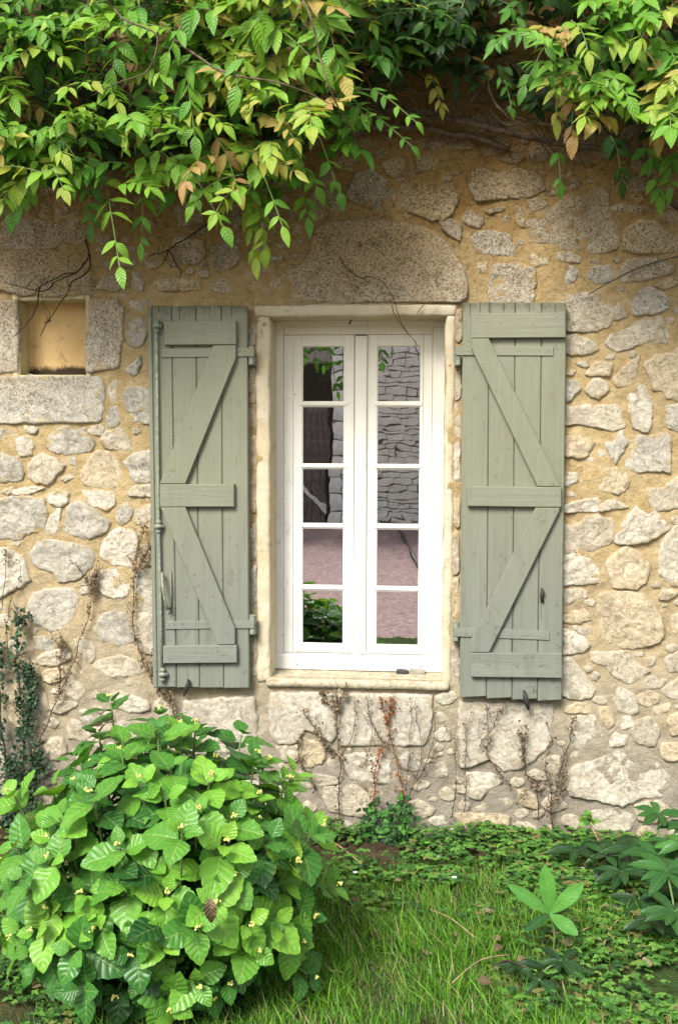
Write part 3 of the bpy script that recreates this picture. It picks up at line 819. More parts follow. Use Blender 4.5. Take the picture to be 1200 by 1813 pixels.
# ---- window
YF = .170
def wb(u0, u1, v0, v1, yf, yb=.215, bev=.0018):
    a, b = P(u0, 880, yf)[0], P(u1, 880, yf)[0]; c, d = P(638, v1, yf)[2], P(638, v0, yf)[2]
    return prism([(a, c), (b, c), (b, d), (a, d)], yf, yb, bev)
window = obj('window', *join([wb(484, 501.5, 566, 1161, YF), wb(763.5, 790, 566, 1161, YF)]), mat_white_v, house)
window['label'] = 'white two leaf casement window with ten panes'
obj('frame_head', *join([wb(484, 650, 560, 577, YF-.004), wb(650.4, 790, 560, 577, YF-.004), wb(502, 763, 577.4, 592, YF+.004)]), mat_white_h, window)
obj('drip_board', *join([wb(484, 790, 1162, 1188, YF-.022, .2, .004), wb(502, 763, 1158.5, 1161.6, YF+.002)]), mat_white_h, window)
for (a, b, c, d, s) in ((502.2, 534.5, 609, 626, 1), (649, 666, 743, 763, -1)):
    e = 519 if s == 1 else 747.5
    parts = [wb(a, 518.6, 592.6, 1157.5, YF+.001), wb(519, b, 592.6, 1157.5, YF+.005)] if s == 1 else [wb(a, b, 592.6, 1157.5, YF+.005)]
    parts += [wb(c, d, 592.6, 1157.5, YF+.005)] if s == 1 else [wb(c, 747, 592.6, 1157.5, YF+.005), wb(747.4, d, 592.6, 1157.5, YF+.001)]
    obj('casement_stile', *join(parts), mat_white_v, window)
    obj('casement_rail', *join([wb(b, c, 592.6, 612.5, YF+.0055), wb(b-3, c+3, 608.5, 613.8, YF+.009, .205)]), mat_white_h, window)
    obj('casement_rail', *join([wb(b, c, 1140.5, 1157.5, YF+.0055), wb(b-12, c+12, 1147, 1156, YF-.006, YF+.01, .003)]), mat_white_h, window)
    # thin putty bevel round the glass
    obj('glazing_bead', *join([wb(b-.5, b+1.6, 613, 1140, YF+.0095, .19, .0008), wb(c-1.6, c+.5, 613, 1140, YF+.0095, .19, .0008)]), mat_white_v, window)
    bars = [(710.3, 721), (821, 831.2), (927, 937.4), (1037, 1047.2)]
    for v0, v1 in bars:
        obj('glazing_bar', *join([wb(b-.3, c+.3, v0, v1, YF+.008, .2, .003), wb(b-3.5, c+3.5, v0+2.6, v1-2.6, YF+.002, YF+.012, .002)]), mat_white_h, window)
    ed = [612]+[q for t in bars for q in t]+[1141]
    for k in range(5):
        v0, v1 = ed[2*k]-3, ed[2*k+1]+3; tx, tz = rs2.uniform(-.00022, .00022), rs2.uniform(-.0003, .0003)
        A = P(b-3, 880, YG)[0]; B = P(c+3, 880, YG)[0]; Cc = P(638, v1, YG)[2]; D = P(638, v0, YG)[2]
        V = [(xx, YG+dy+tx*math.copysign(1, xx-(A+B)/2)*1+tz*math.copysign(1, zz-(Cc+D)/2), zz) for dy in (0, .003) for xx, zz in ((A, Cc), (B, Cc), (B, D), (A, D))]
        F = [[0, 1, 2, 3], [7, 6, 5, 4], [0, 4, 5, 1], [1, 5, 6, 2], [2, 6, 7, 3], [3, 7, 4, 0]]
        obj('pane', V, F, mat_glass, window)
obj('meeting_strip', *join([wb(627, 648.4, 594, 1158, YF-.009, YF+.02, .004)]), mat_white_v, window)
for u, v in ((525.5, 1176), (608.5, 1177.5), (660, 1178.5), (746, 1180)):
    c = P(u, v, YF-.0225); obj('screw_head', *dome(c, .0035, .0008), mat_iron, window)
for u, v in ((500.5, 1124), (772, 1128), (523, 698), (774, 880)):
    c = P(u, v, YF); obj('screw_head', *dome(c, .0028, .0008), mat_bronze, window)
c = P(622.5, 567, .02); o = obj('nail', *tube([c, (c[0]-.003, -.03, c[2]-.012), (c[0]-.006, -.034, c[2]-.022)], .0035, 6), mat_iron, house); o['label'] = 'bent iron nail under the head of the surround'
for (u0, u1, m_) in ((701, 722, mat_iron), (724, 752, mat_putty)):
    a, b = P(u0, 1192, .12), P(u1, 1187, .12)
    o = obj('wood_chock', *rough_box((a[0], .11, a[2]-.004), (b[0], .155, a[2]+.014), .01, .0015, .003, 30, u0), m_, house); o['label'] = 'small chock lying on the window sill'

# ---- shutters
YS = -.058                                        # front of the planks
def shb(poly, yf, yb, bev=.003): return prism([(q[0], q[2]) for q in (P(u, v, yf) for u, v in poly)], yf, yb, bev)
def shutter(label, planks, cracks, rails, braces, straps, pintles, nails):
    us = [p[0] for q in planks for p in q]; 
    hull = [planks[0][0], planks[-1][1], planks[-1][2], planks[0][3]]
    hl = [(hull[0][0]+2, hull[0][1]+4), (hull[1][0]-2, hull[1][1]+4), (hull[2][0]-2, hull[2][1]-4), (hull[3][0]+2, hull[3][1]-4)]
    s = obj('shutter', *shb(hl, YS+.010, YS+.030, .001), mat_plank, house); s['label'] = label
    for q in planks: obj('plank', *shb(q, YS+rs2.uniform(-.0012, .0012), YS+.028, .0038), mat_plank, s)
    for u, v0, v1 in cracks:
        obj('crack', *shb([(u-.5, v0), (u+.5, v0), (u+.2, v1), (u-.2, v1)], YS-.0022, YS+.002, .0002), mat_iron, s)
    for q in rails: obj('rail', *shb(q, YS-.024, YS-.0015, .003), mat_rail, s)
    for q in braces: obj('brace', *shb(q, YS-.0235, YS-.0015, .003), mat_plank, s)
    for q in straps: obj('strap_hinge', *shb(q, YS-.006, YS-.0014, .0012), mat_rail, s)
    for (u0, u1, v0, v1) in pintles:
        ux, vm = (u0+u1)/2, (v0+v1)/2; c = P(ux, vm, YS+.01); r = (P(u1, vm, YS)[0]-P(u0, vm, YS)[0])/2; hh = (P(ux, v0, YS)[2]-P(ux, v1, YS)[2])/2
        h_ = obj('hinge_knuckle', *join([lathe_z(c, [(-hh, r*.55), (-hh+.004, r*.9), (-.002, r*.9), (-.001, r*.7), (.001, r*.7), (.002, r), (hh-.004, r), (hh, r*.6)], 12),
            slab('', (c[0]-r*.9, c[1], c[2]-hh), (c[0]+r*.9, .01, c[2]-.003), 0)]), mat_bronze_green, s, False)
    for u, v, on in nails:
        y = YS-.024 if on == 1 else (YS-.006 if on == 2 else YS-.0012)
        obj('nail_head', *dome(P(u, v, y-.0002), .0042 if on == 2 else .0028, .0022 if on == 2 else .0006), mat_bronze_green if on == 2 else mat_nail, s)
    return s
def plk(t0, t1, b0, b1, v0, v1, v2, v3): return [(t0, v0), (t1, v1), (b1, v2), (b0, v3)]
left = shutter('left shutter with a tall locking rod and a dark worn top',
    [plk(261, 269, 271.5, 279, 545, 544, 1218, 1218), plk(269.6, 303.6, 279.6, 312.6, 541, 542.5, 1217, 1217), plk(304.4, 346.6, 313.4, 353.2, 543, 541, 1217.5, 1218),
     plk(347.4, 391.2, 354, 396, 541.5, 541, 1218, 1218.5), plk(392, 437.5, 396.8, 441, 541, 543, 1218.5, 1219)],
    [(318, 543, 566), (372, 541, 560), (281, 543, 552), (334, 543, 556), (409, 543, 562)],
    [[(290.5, 568.5), (417.8, 567.3), (418.4, 610), (291, 611)], [(283, 857.5), (414.5, 857), (414.7, 897.6), (283, 898)], [(288.5, 1144), (419.3, 1142.6), (419.7, 1173.8), (289, 1175)]],
    [[(377, 611.6), (417.6, 610.9), (417.6, 634), (328.5, 856.8), (282.8, 856.8)], [(284.3, 898.6), (328.5, 898.3), (416, 1112), (416, 1141.6), (385, 1142)]],
    [[(286, 617), (450, 615), (450, 631), (286, 633)], [(293.6, 1100), (450, 1098.5), (450, 1112.8), (293.6, 1114)]],
    [(439.5, 451, 612, 647), (441, 453.5, 1088, 1124)],
    [(297, 577, 1), (410, 575, 1), (297, 600, 1), (408, 599, 1), (360, 592, 1), (402, 637, 1), (368, 719, 1), (300, 843, 1), (300, 866, 1), (404, 868, 1), (360, 877, 1),
     (332, 985, 1), (364, 1030, 1), (400, 1120, 1), (378, 1150, 1), (300, 1168, 1), (410, 1166, 1), (292, 624, 2), (342, 623, 2), (424, 621, 2), (298, 1107, 2), (344, 1107, 2), (426, 1106, 2)])
right = shutter('right shutter of wide sage planks with a black knob',
    [plk(819, 865.6, 813.6, 860.6, 536, 535, 1233.4, 1235.5), plk(866.4, 911.6, 861.4, 905.6, 535.5, 535, 1235.6, 1237.6), plk(912.4, 958.6, 906.4, 950.6, 535, 536, 1237.7, 1239.6), plk(959.4, 1002, 951.4, 993.5, 535.2, 535.7, 1239.8, 1241.8)],
    [(832, 537, 556), (849.5, 536, 554), (868.5, 536, 554), (892, 536, 554), (936, 536, 554), (982, 537, 554), (957.5, 1050, 1098)],
    [[(833.4, 554.5), (1000.5, 553.5), (1000.8, 597.6), (833.6, 598.8)], [(827, 861), (993, 862.6), (993.5, 898.6), (827.2, 896.5)], [(833.4, 1156), (994.3, 1157.5), (994.7, 1201), (833.6, 1199)]],
    [[(834, 599.2), (864.8, 599), (992.4, 862), (951, 861.4), (834, 617)], [(947.5, 899), (990.6, 899.3), (989, 906), (865.7, 1155.4), (833.6, 1155.2), (833.4, 1134)]],
    [[(807, 613), (979, 613.5), (979, 629.8), (807, 629)], [(803, 1111), (972, 1117.5), (972, 1133.5), (803, 1127)]],
    [(804.5, 816, 613, 648), (800.5, 812.5, 1099, 1136)],
    [(846, 567, 1), (887, 573, 1), (941, 574, 1), (987, 561, 1), (842, 590, 1), (988, 590, 1), (879, 645, 1), (922, 730, 1), (957, 852, 1), (978, 858, 1), (832, 873, 1), (984, 875, 1),
     (950, 920, 1), (982, 906, 1), (856, 1110, 1), (842, 1150, 1), (848, 1165, 1), (928, 1165, 1), (984, 1166, 1), (984, 1192, 1), (846, 1190, 1), (828, 621, 2), (917, 620, 2), (969, 620, 2),
     (826, 1120, 2), (880, 1125, 2), (920, 1126, 2), (962, 1127, 2), (992, 1089, 0)])
# locking rod, its knobs, handle
yr = YS-.014
def knob(u, v, s, k=1.0):
    c = P(u, v, yr); return lathe_z(c, [(-.030*k, .006), (-.026*k, .012), (-.020*k, .013), (-.015*k, .008), (-.011*k, .009), (-.008*k, .017), (0, .019), (.006*k, .017), (.010*k, .009), (.014*k, .013), (.020*k, .014), (.025*k, .010), (.030*k, .006)], 14)
rod = obj('locking_rod', *tube([P(277.2, 572, yr), P(279.5, 760, yr), P(281.5, 930, yr), P(285, 1080, yr), P(287.8, 1190, yr)], .0062, 10), mat_bronze_green, left, True)
for u, v in ((278, 577), (281, 932), (288, 1194)): obj('rod_collar', *knob(u, v, 1), mat_bronze_green, left, True)
for u, v in ((278, 577), (281, 932), (288, 1194)):
    c = P(u, v, yr); obj('rod_bracket', *join([slab('', (c[0]-.004, c[1], c[2]-.006), (c[0]+.022, YS, c[2]+.006), 0)]), mat_bronze_green, left)
h0 = P(287, 1014, yr-.012); h1 = P(297, 1078, yr-.02)
obj('rod_handle', *join([tube([P(285, 1016, yr), h0, P(289, 1045, yr-.03), P(293, 1066, yr-.03), h1, P(300, 1078, yr-.006)], [.006, .007, .006, .006, .009, .006], 8),
    tube([P(302, 1012, YS-.004), P(304, 1050, YS-.010), P(303, 1084, YS-.004), P(296, 1083, YS-.010)], .0035, 6)]), mat_bronze, left, True)
c = P(333, 1217, YS-.01)
o = obj('shutter_catch', *join([tube([P(334, 1203, YS-.012), P(333, 1212, YS-.02), P(330, 1222, YS-.014), P(326, 1232, -.02)], [.006, .010, .008, .004], 8)]), mat_iron, house, True)
o = obj('shutter_catch', *join([tube([P(927, 1222, YS-.012), P(929, 1232, YS-.022), P(932, 1245, YS-.02), P(935, 1256, YS-.01)], [.004, .010, .012, .005], 8), tube([P(929, 1238, YS-.016), P(922, 1240, YS-.016)], .005, 6), tube([P(930, 1240, YS-.01), P(930, 1244, .01)], .006, 6)]), mat_iron, house, True)
obj('knob', *join([tube([P(958.5, 1042, YS-.006), P(960, 1048, YS-.016), P(957.5, 1056, YS-.012), P(960, 1065, YS-.006)], [.004, .009, .006, .007], 8)]), mat_iron, right, True)

# ------------------------------------------------------------------ across the courtyard (seen mirrored in the panes)
_r = ray(640, 929); YB = 2*YG+DIST-(-CAM[2]/_r[2])                  # where its foot meets the gravel
barn = empty('stone_barn', (0, YB, 0), label='stone barn with dark doorway and pale corner blocks, mirrored in the window panes', cat='barn')
XD0, XD1, XQ = PM(500, 800, YB)[0], PM(587, 800, YB)[0], PM(613, 800, YB)[0]
ZL = PM(560, 640, YB)[2]
HB = 5.2
mb = M('pale_rubble'); p_ = mb.pos(rnd=True); nn = mb.noise(p_, 6, 5, .65)
mat_barn = mb.fin(mb.mix(mb.rng(nn, .35, .65), (.90, .87, .80), (.74, .70, .63)), .95, mb.bump(mb.noise(p_, 25, 4), .8, .03), .1)
obj('barn_wall', *join([slab('', (XD1+.0, YB-.6, -.1), (XQ+14, YB-.06, HB), 0), slab('', (XD0-9, YB-.6, -.1), (XD0, YB-.06, HB), 0), slab('', (XD0, YB-.6, ZL), (XD1, YB-.06, HB), 0)]),
    plain('barn_joint', (.36, .33, .29), .95, .1), barn)
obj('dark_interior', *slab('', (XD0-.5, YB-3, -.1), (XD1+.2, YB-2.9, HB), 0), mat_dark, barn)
rs = np.random.RandomState(21); parts = []
zz = 0.
while zz < HB-.1:
    hh = rs.uniform(.07, .17); xx = XQ+.0
    while xx < XQ+5.2:
        ww = rs.uniform(.14, .5)
        def rz(a, b): return a+rs.uniform(-b, b)
        tl = -.035*(xx-XQ)
        pol = [(rz(xx+.005, .012), rz(zz+tl+.012, .012)), (rz(xx+ww*.5, .05), rz(zz+tl+.006, .012)), (rz(xx+ww-.005, .012), rz(zz+tl+.012, .012)), (rz(xx+ww-.005, .012), rz(zz+tl+hh-.01, .014)), (rz(xx+ww*.5, .05), rz(zz+tl+hh-.004, .012)), (rz(xx+.005, .012), rz(zz+tl+hh-.012, .014))]
        V, F = prism(pol, 0, .1, .012); d = rs.uniform(.0, .03)
        parts.append(([(a, YB-b+d-.0, c) for a, b, c in V], [f[::-1] for f in F])); xx += ww
    zz += hh
o = obj('rubble', *join(parts), mat_barn, barn); o['kind'] = 'stuff'
mat_quoin = plain('quoin_stone', (.80, .78, .74), .9, .1, .2, 5)
zq = 0.; k = 0
while zq < HB-.2:
    hq = .34; wq = (XQ-XD1)*(1.0 if k % 2 else .96)
    obj('quoin', *rough_box((XD1+.004, YB-.5, zq+.008), (XD1+wq, YB+.03, zq+hq-.008), .3, .004, .015), mat_quoin, barn); zq += hq; k += 1
mat_oldwood = plain('old_grey_wood', (.17, .14, .13), .9, .1, .35, 8)
zd = PM(560, 712, YB)[2]; xa = PM(503, 800, YB)[0]; xb = PM(578, 800, YB)[0]; n = 7
door = obj('barn_door', *slab('', (xa, YB-.26, .05), (xb, YB-.22, zd), 0), mat_oldwood, barn)
for k in range(n):
    a = xa+(xb-xa)*k/n; b = xa+(xb-xa)*(k+1)/n
    V, F = slab('', (a+.006, YB-.22, .03), (b-.006, YB-.20+rs.uniform(-.004, .004), zd), 0); obj('door_plank', V, F, mat_oldwood, door)
V, F = prism([(xa, 1.25), (xa, 1.12), (xb, .30), (xb, .43)], 0, .03, .004)
obj('door_brace', [(a, YB-.165-b, c) for a, b, c in V], F, mat_quoin, door)
# black pole lying across the gravel
Yp = YB
def onground(u, v, h=.03):
    d = -(CAM[2]-h)/ray(u, v)[2]; q = CAM+ray(u, v)*d; return (q[0], 2*YG-q[1], h)
pl = obj('black_pole', *tube([onground(700, 938), onground(722, 972, .05), onground(746, 1014)], .028, 8), mat_iron, None, True)
tag(pl, 'thin black pole lying on the pink gravel mirrored in the window', 'pole')

# ------------------------------------------------------------------ leaves
def leaf_template(nt, prof, fold=.18, curl=.35, serr=0., ripple=.0, cols=4, seed=0):
    """unit leaf along +Y, face up +Z, base at the origin; quads with uv"""
    rs = np.random.RandomState(seed); V, UV, F = [], [], []; nc = cols+1
    for i in range(nt+1):
        t = i/nt; w = prof(t)
        for j in range(nc):
            s = j/cols*2-1; e = abs(s)
            x = s*w*(1+(serr*(1 if i % 2 else -1) if e > .99 else 0))
            y = t+(.02*(1 if i % 2 else 0) if e > .99 else 0)-.10*e*e*w
            z = fold*abs(x)-curl*t*t*.5+ripple*math.sin(t*19+e*2)*e*w+rs.uniform(-1, 1)*.012*(t > .05)
            yy = y*(1-.06*curl*t)
            V.append((x, yy, z)); UV.append((j/cols, t))
    for i in range(nt):
        for j in range(cols):
            a = i*nc+j; F.append((a, a+1, a+1+nc, a+nc))
    return np.array(V), np.array(F), np.array(UV)
def prof_ov(wid, peak=.4, tip=1.0):
    def f(t):
        if t <= 0: return .012
        a = (t/peak)**.62 if t < peak else 1
        if t < peak: w = math.sin(min(1, t/peak)*PI/2)**.75
        else:
            q = (t-peak)/(1-peak); w = (math.cos(q*PI/2))**tip
        return max(.004, wid*w)
    return f
T_WIS = [leaf_template(8, prof_ov(.195+.03*(k % 3), .40, 1.05), .20, .15+.16*k, .0, .02, 4, k) for k in range(5)]
T_HYD = [leaf_template(12, prof_ov(.385+.02*(k % 3), .42, .85), .16, .20+.14*k, .035, .05, 6, k+10) for k in range(5)]
T_HEL = [leaf_template(10, prof_ov(.15+.02*(k % 2), .55, .9), .25, .3+.2*k, .03, .02, 4, k+30) for k in range(4)]
T_BLADE = leaf_template(10, prof_ov(.17, .62, .8), .12, .25, .02, .01, 4, 70)
T_OV = [leaf_template(5, prof_ov(.33, .4, .9), .2, .3+.2*k, .05, .03, 4, k+40) for k in range(3)]
T_IVY = []
for k in range(3):
    f = lambda t: .42*[.35, 1.0, .62, .66, .30, .02][min(5, int(t*5+.5))] if t > 0 else .10
    T_IVY.append(leaf_template(5, f, .15, .3+.1*k, 0, .02, 2, k+50))
T_GRS = []
for k in range(5):
    V, UV, F = [], [], []; bend = .1+.22*k
    for i in range(5):
        t = i/4; w = .5*(1-t**1.6)+.02
        for s in (-1, 1): V.append((s*w*.055, bend*t*t, t*(1-.25*bend*t))); UV.append(((s+1)/2, t))
    for i in range(4): F.append((2*i, 2*i+1, 2*i+3, 2*i+2))
    T_GRS.append((np.array(V), np.array(F), np.array(UV)))

def frame(pos, d, nrm, s, sx=1.0):
    d = Vector(d).normalized(); nrm = Vector(nrm); x = d.cross(nrm)
    if x.length < 1e-4: x = d.cross(Vector((.3, .5, .8)))
    x.normalize(); z = x.cross(d)
    return np.array([[x[0]*s*sx, d[0]*s, z[0]*s, pos[0]], [x[1]*s*sx, d[1]*s, z[1]*s, pos[1]], [x[2]*s*sx, d[2]*s, z[2]*s, pos[2]], [0, 0, 0, 1]])
class Foliage:
    def __init__(s, temps): s.t = temps; s.items = [[] for _ in temps]
    def add(s, k, m, tint): s.items[k % len(s.t)].append((m, tint))
    def n(s): return sum(map(len, s.items))
    def mesh(s, name, mat):
        VV, FF, UU, TT, o = [], [], [], [], 0
        for (V, F, U), it in zip(s.t, s.items):
            if not it: continue
            A = np.array([m for m, t in it]); t = np.array([t for m, t in it]); n, k = len(it), len(V)
            W = np.einsum('nij,kj->nki', A[:, :3, :3], V)+A[:, None, :3, 3]
            VV.append(W.reshape(-1, 3)); FF.append((F[None]+(np.arange(n)*k)[:, None, None]).reshape(-1, 4)+o)
            UU.append(np.tile(U, (n, 1))); TT.append(np.repeat(t, k)); o += n*k
        return fast_mesh(name, np.concatenate(VV), np.concatenate(FF), mat, np.concatenate(UU), np.concatenate(TT))
    def build(s, name, mat, parent=None, loc=(0, 0, 0)):
        me = s.mesh(name, mat)
        if parent is not None:
            l = wloc(parent); me.transform(Matrix.Translation(-l)); loc = l
        o = link(name, me, parent, loc); o['kind'] = 'stuff'; return o
def single_meshes(name, temps, mat): return [fast_mesh(name, V, F, mat, U) for V, F, U in temps]
def put_leaf(name, me, parent, m, tint):
    o = bpy.data.objects.new(name, me); C.objects.link(o); mm = Matrix(m.tolist())
    if parent is not None: o.parent = parent; mm = Matrix.Translation(-wloc(parent)) @ mm
    o.matrix_basis = mm; o.color = (min(.99, max(0.01, tint)), 0, 0, 1); return o

def dirpx(u0, v0, u1, v1, y0, y1):
    a, b = P(u0, v0, y0), P(u1, v1, y1); return Vector(b-a)
def smooth_path(pts, k=5):
    p = [Vector(q) for q in pts]; out = []
    for i in range(len(p)-1):
        a, b, c, d = p[max(0, i-1)], p[i], p[i+1], p[min(len(p)-1, i+2)]
        for q in range(k):
            t = q/k; out.append(.5*((2*b)+(-a+c)*t+(2*a-5*b+4*c-d)*t*t+(-a+3*b-3*c+d)*t**3))
    out.append(p[-1]); return out

# ------------------------------------------------------------------ wisteria along the top of the wall
def spray(rng, path, ll, up, droop=.35, npair=None):
    """one pinnate leaf: stalk path and the frames of its leaflets"""
    pts = smooth_path(path, 4); n = len(pts); npair = npair or 5; fr = []
    up = Vector(up)
    for k in range(npair):
        t = .22+.72*k/(npair-1 if npair > 1 else 1); i = min(n-2, int(t*(n-1))); tg = (pts[i+1]-pts[i]).normalized(); p = pts[i]
        side = tg.cross(up).normalized(); s = ll*(.72+.4*math.sin(PI*min(1, .25+.75*t)))*rng.uniform(.88, 1.1)
        for sg in (-1, 1):
            d = side*sg*rng.uniform(.75, 1.0)+tg*rng.uniform(.3, .8)+Vector((0, 0, -droop*rng.uniform(.2, 1.3)))+Vector((rng.uniform(-.25, .25), rng.uniform(-.25, .25), rng.uniform(-.25, .25)))
            nr = up+Vector((rng.uniform(-.6, .6), rng.uniform(-.5, .5), rng.uniform(-.4, .4)))+side*sg*.25
            fr.append(frame(p+tg*rng.uniform(-.008, .008), d, nr, s))
    tg = (pts[-1]-pts[-2]).normalized()
    fr.append(frame(pts[-1], tg+Vector((0, 0, -droop*.3)), up, ll*rng.uniform(.95, 1.15)))
    return pts, fr
def path_from(rng, p, d, L, grav=.55):
    p = Vector(p); d = Vector(d).normalized(); out = [p.copy()]
    for k in range(4):
        d = (d+Vector((0, 0, -grav*.32*(k+1)*.5))).normalized(); p = p+d*(L/4); out.append(p.copy())
    return out
wmesh = single_meshes('leaflet', T_WIS, wis_one)
def wisteria(name, label, cat, hand, region, n_auto, seed, stems, keep=285, lsize=(.060, .082), depth=(-.15, -.72), tintf=None):
    rng = random.Random(seed)
    root = empty(name, P(stems[0][0][0], stems[0][0][1], stems[0][0][2]), label=label, cat=cat)
    sprays = []
    for h in hand:
        (u0, v0, y0), (u1, v1, y1), ll, tint, droop, bow, npair = h
        a, b = Vector(P(u0, v0, y0)), Vector(P(u1, v1, y1)); mid = (a+b)/2+Vector((0, -bow*.4, bow))
        sprays.append((spray(rng, [a, mid, b], ll, (rng.uniform(-.2, .2), -1.0, .75), droop, npair), tint, -9))
    reg = region; us = [q[0] for q in reg]; vs = [q[1] for q in reg]; cnt = 0
    while cnt < n_auto:
        u, v = rng.uniform(min(us), max(us)), rng.uniform(min(vs), max(vs))
        if not inpoly(np.array([float(u)]), np.array([float(v)]), reg)[0]: continue
        cnt += 1
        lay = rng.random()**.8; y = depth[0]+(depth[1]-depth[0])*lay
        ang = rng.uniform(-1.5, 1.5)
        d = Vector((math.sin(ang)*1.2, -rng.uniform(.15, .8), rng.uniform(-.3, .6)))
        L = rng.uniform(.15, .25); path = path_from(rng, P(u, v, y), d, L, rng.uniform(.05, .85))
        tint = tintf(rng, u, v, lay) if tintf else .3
        sprays.append((spray(rng, path, rng.uniform(*lsize)*rng.choice([.8, 1, 1, 1.2]), (rng.uniform(-.4, .4), -rng.uniform(.35, 1.0), rng.uniform(.5, 1.)), rng.uniform(.0, .45), rng.choice([4, 5, 5, 6])), tint, y))
    sprays.sort(key=lambda q: q[2]); fol = Foliage(T_WIS); count = 0; rest = []
    for (pts, fr), tint, y in sprays:
        tv = [min(.99, max(0.01, tint+rng.uniform(-.09, .09))) for _ in fr]
        if count+len(fr) <= keep:
            st = obj('leaf_stalk', *tube(pts, [.0022]*len(pts), 4), mat_stem, root)
            for m_, t_ in zip(fr, tv): put_leaf('leaflet', wmesh[rng.randrange(5)], st, m_, t_)
            count += len(fr)
        else:
            for m_, t_ in zip(fr, tv): fol.add(rng.randrange(5), m_, t_)
            rest.append(tube(pts[::2], .002, 3, False))
    if fol.n(): fol.build('foliage', wis_all, root)
    if rest: o = obj('leaf_stalks', *join(rest), mat_stem, root); o['kind'] = 'stuff'
    for pth, r0, r1 in stems_iter(stems):
        pp = smooth_path([P(*q) for q in pth], 5); n = len(pp)
        pp = [q+Vector(mnoise.noise_vector(q*9))*.012 for q in pp]
        obj('stem', *tube(pp, [r0+(r1-r0)*i/(n-1) for i in range(n)], 7), mat_bark, root, True)
    return root
def stems_iter(st):
    for s in st:
        yield s[:-2], s[-2], s[-1]
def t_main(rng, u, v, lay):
    b = .20+.44*lay  # shade between leaves painted in: darker tint nearer the wall
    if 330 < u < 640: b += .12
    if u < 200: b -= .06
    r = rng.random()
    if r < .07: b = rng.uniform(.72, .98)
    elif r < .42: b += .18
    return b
def t_right(rng, u, v, lay):
    b = .22+.38*lay; r = rng.random()  # same painted shade, tint darkens towards the wall
    if r < .16: b = rng.uniform(.75, 1.)
    elif r < .5: b += .16
    return b
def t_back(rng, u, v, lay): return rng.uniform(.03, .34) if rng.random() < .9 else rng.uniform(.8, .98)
hand_left = [
 ((185, 310, -.45), (212, 472, -.62), .088, .66, .10, .03, 5), ((300, 270, -.50), (395, 400, -.66), .080, .62, .25, .04, 4),
 ((430, 260, -.52), (500, 400, -.64), .080, .60, .4, .05, 5), ((440, 330, -.35), (452, 455, -.38), .085, .78, .9, .02, 4),
 ((380, 240, -.55), (420, 330, -.60), .085, .93, .8, .03, 3), ((470, 250, -.45), (560, 330, -.50), .080, .60, .6, .05, 5),
 ((590, 170, -.45), (735, 215, -.52), .060, .50, .25, .06, 6), ((570, 185, -.42), (728, 258, -.46), .052, .44, .30, .05, 7),
 ((520, 180, -.5), (600, 340, -.5), .078, .56, .5, .06, 5), ((20, 190, -.5), (110, 215, -.55), .070, .88, .7, .03, 4),
 ((60, 210, -.5), (165, 330, -.55), .075, .36, .2, .05, 5), ((230, 190, -.55), (350, 120, -.7), .10, .48, .2, .06, 4),
 ((0, 250, -.45), (120, 310, -.5), .078, .40, .2, .04, 5), ((250, 280, -.55), (320, 300, -.65), .10, .58, .4, .04, 3),
 ((30, 300, -.4), (20, 375, -.45), .08, .42, .3, .02, 4), ((420, 60, -.7), (560, 110, -.75), .10, .60, .3, .06, 5),
 ((380, 20, -.7), (300, 90, -.75), .10, .52, .3, .06, 5), ((560, 120, -.6), (640, 200, -.6), .08, .50, .4, .06, 5),
 ((330, 130, -.65), (345, 240, -.70), .09, .55, .6, .04, 4), ((450, 130, -.62), (520, 240, -.66), .09, .50, .5, .05, 5),
 ((520, 260, -.4), (545, 385, -.42), .075, .60, .5, .03, 5),
 ((160, 270, -.5), (160, 395, -.5), .078, .38, .1, .03, 6), ((90, 290, -.5), (40, 360, -.5), .085, .55, .3, .04, 5), ((260, 330, -.4), (250, 430, -.4), .07, .5, .2, .03, 4), ((460, 360, -.38), (468, 440, -.4), .075, .7, .8, .02, 4),
 ((480, 20, -.75), (420, 150, -.8), .11, .62, .4, .06, 5), ((250, 10, -.7), (200, 120, -.75), .105, .5, .4, .06, 5), ((560, 30, -.7), (600, 120, -.7), .10, .55, .5, .06, 5), ((30, 30, -.6), (60, 120, -.6), .10, .3, .4, .05, 4)]
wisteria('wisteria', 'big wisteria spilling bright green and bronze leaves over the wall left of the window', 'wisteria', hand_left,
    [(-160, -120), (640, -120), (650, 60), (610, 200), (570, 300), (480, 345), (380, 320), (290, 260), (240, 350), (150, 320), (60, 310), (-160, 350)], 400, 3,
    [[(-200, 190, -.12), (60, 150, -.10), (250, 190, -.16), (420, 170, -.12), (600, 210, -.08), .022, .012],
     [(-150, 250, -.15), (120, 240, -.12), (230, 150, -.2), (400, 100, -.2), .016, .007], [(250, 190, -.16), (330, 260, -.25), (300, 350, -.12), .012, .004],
     [(480, -60, -.3), (540, 10, -.8), (565, 90, -.82), (590, 170, -.8), (640, 262, -.5), (668, 272, -.3), .0045, .0018], [(160, -40, -.4), (215, 30, -.82), (275, 60, -.85), (262, 120, -.85), (205, 150, -.8), (160, 170, -.6), .004, .0016], [(300, 60, -.7), (400, 130, -.8), (500, 150, -.8), (600, 190, -.7), .005, .0015], [(100, -60, -.1), (180, 60, -.2), (150, 200, -.25), (152, 330, -.3), .010, .003]], tintf=t_main)
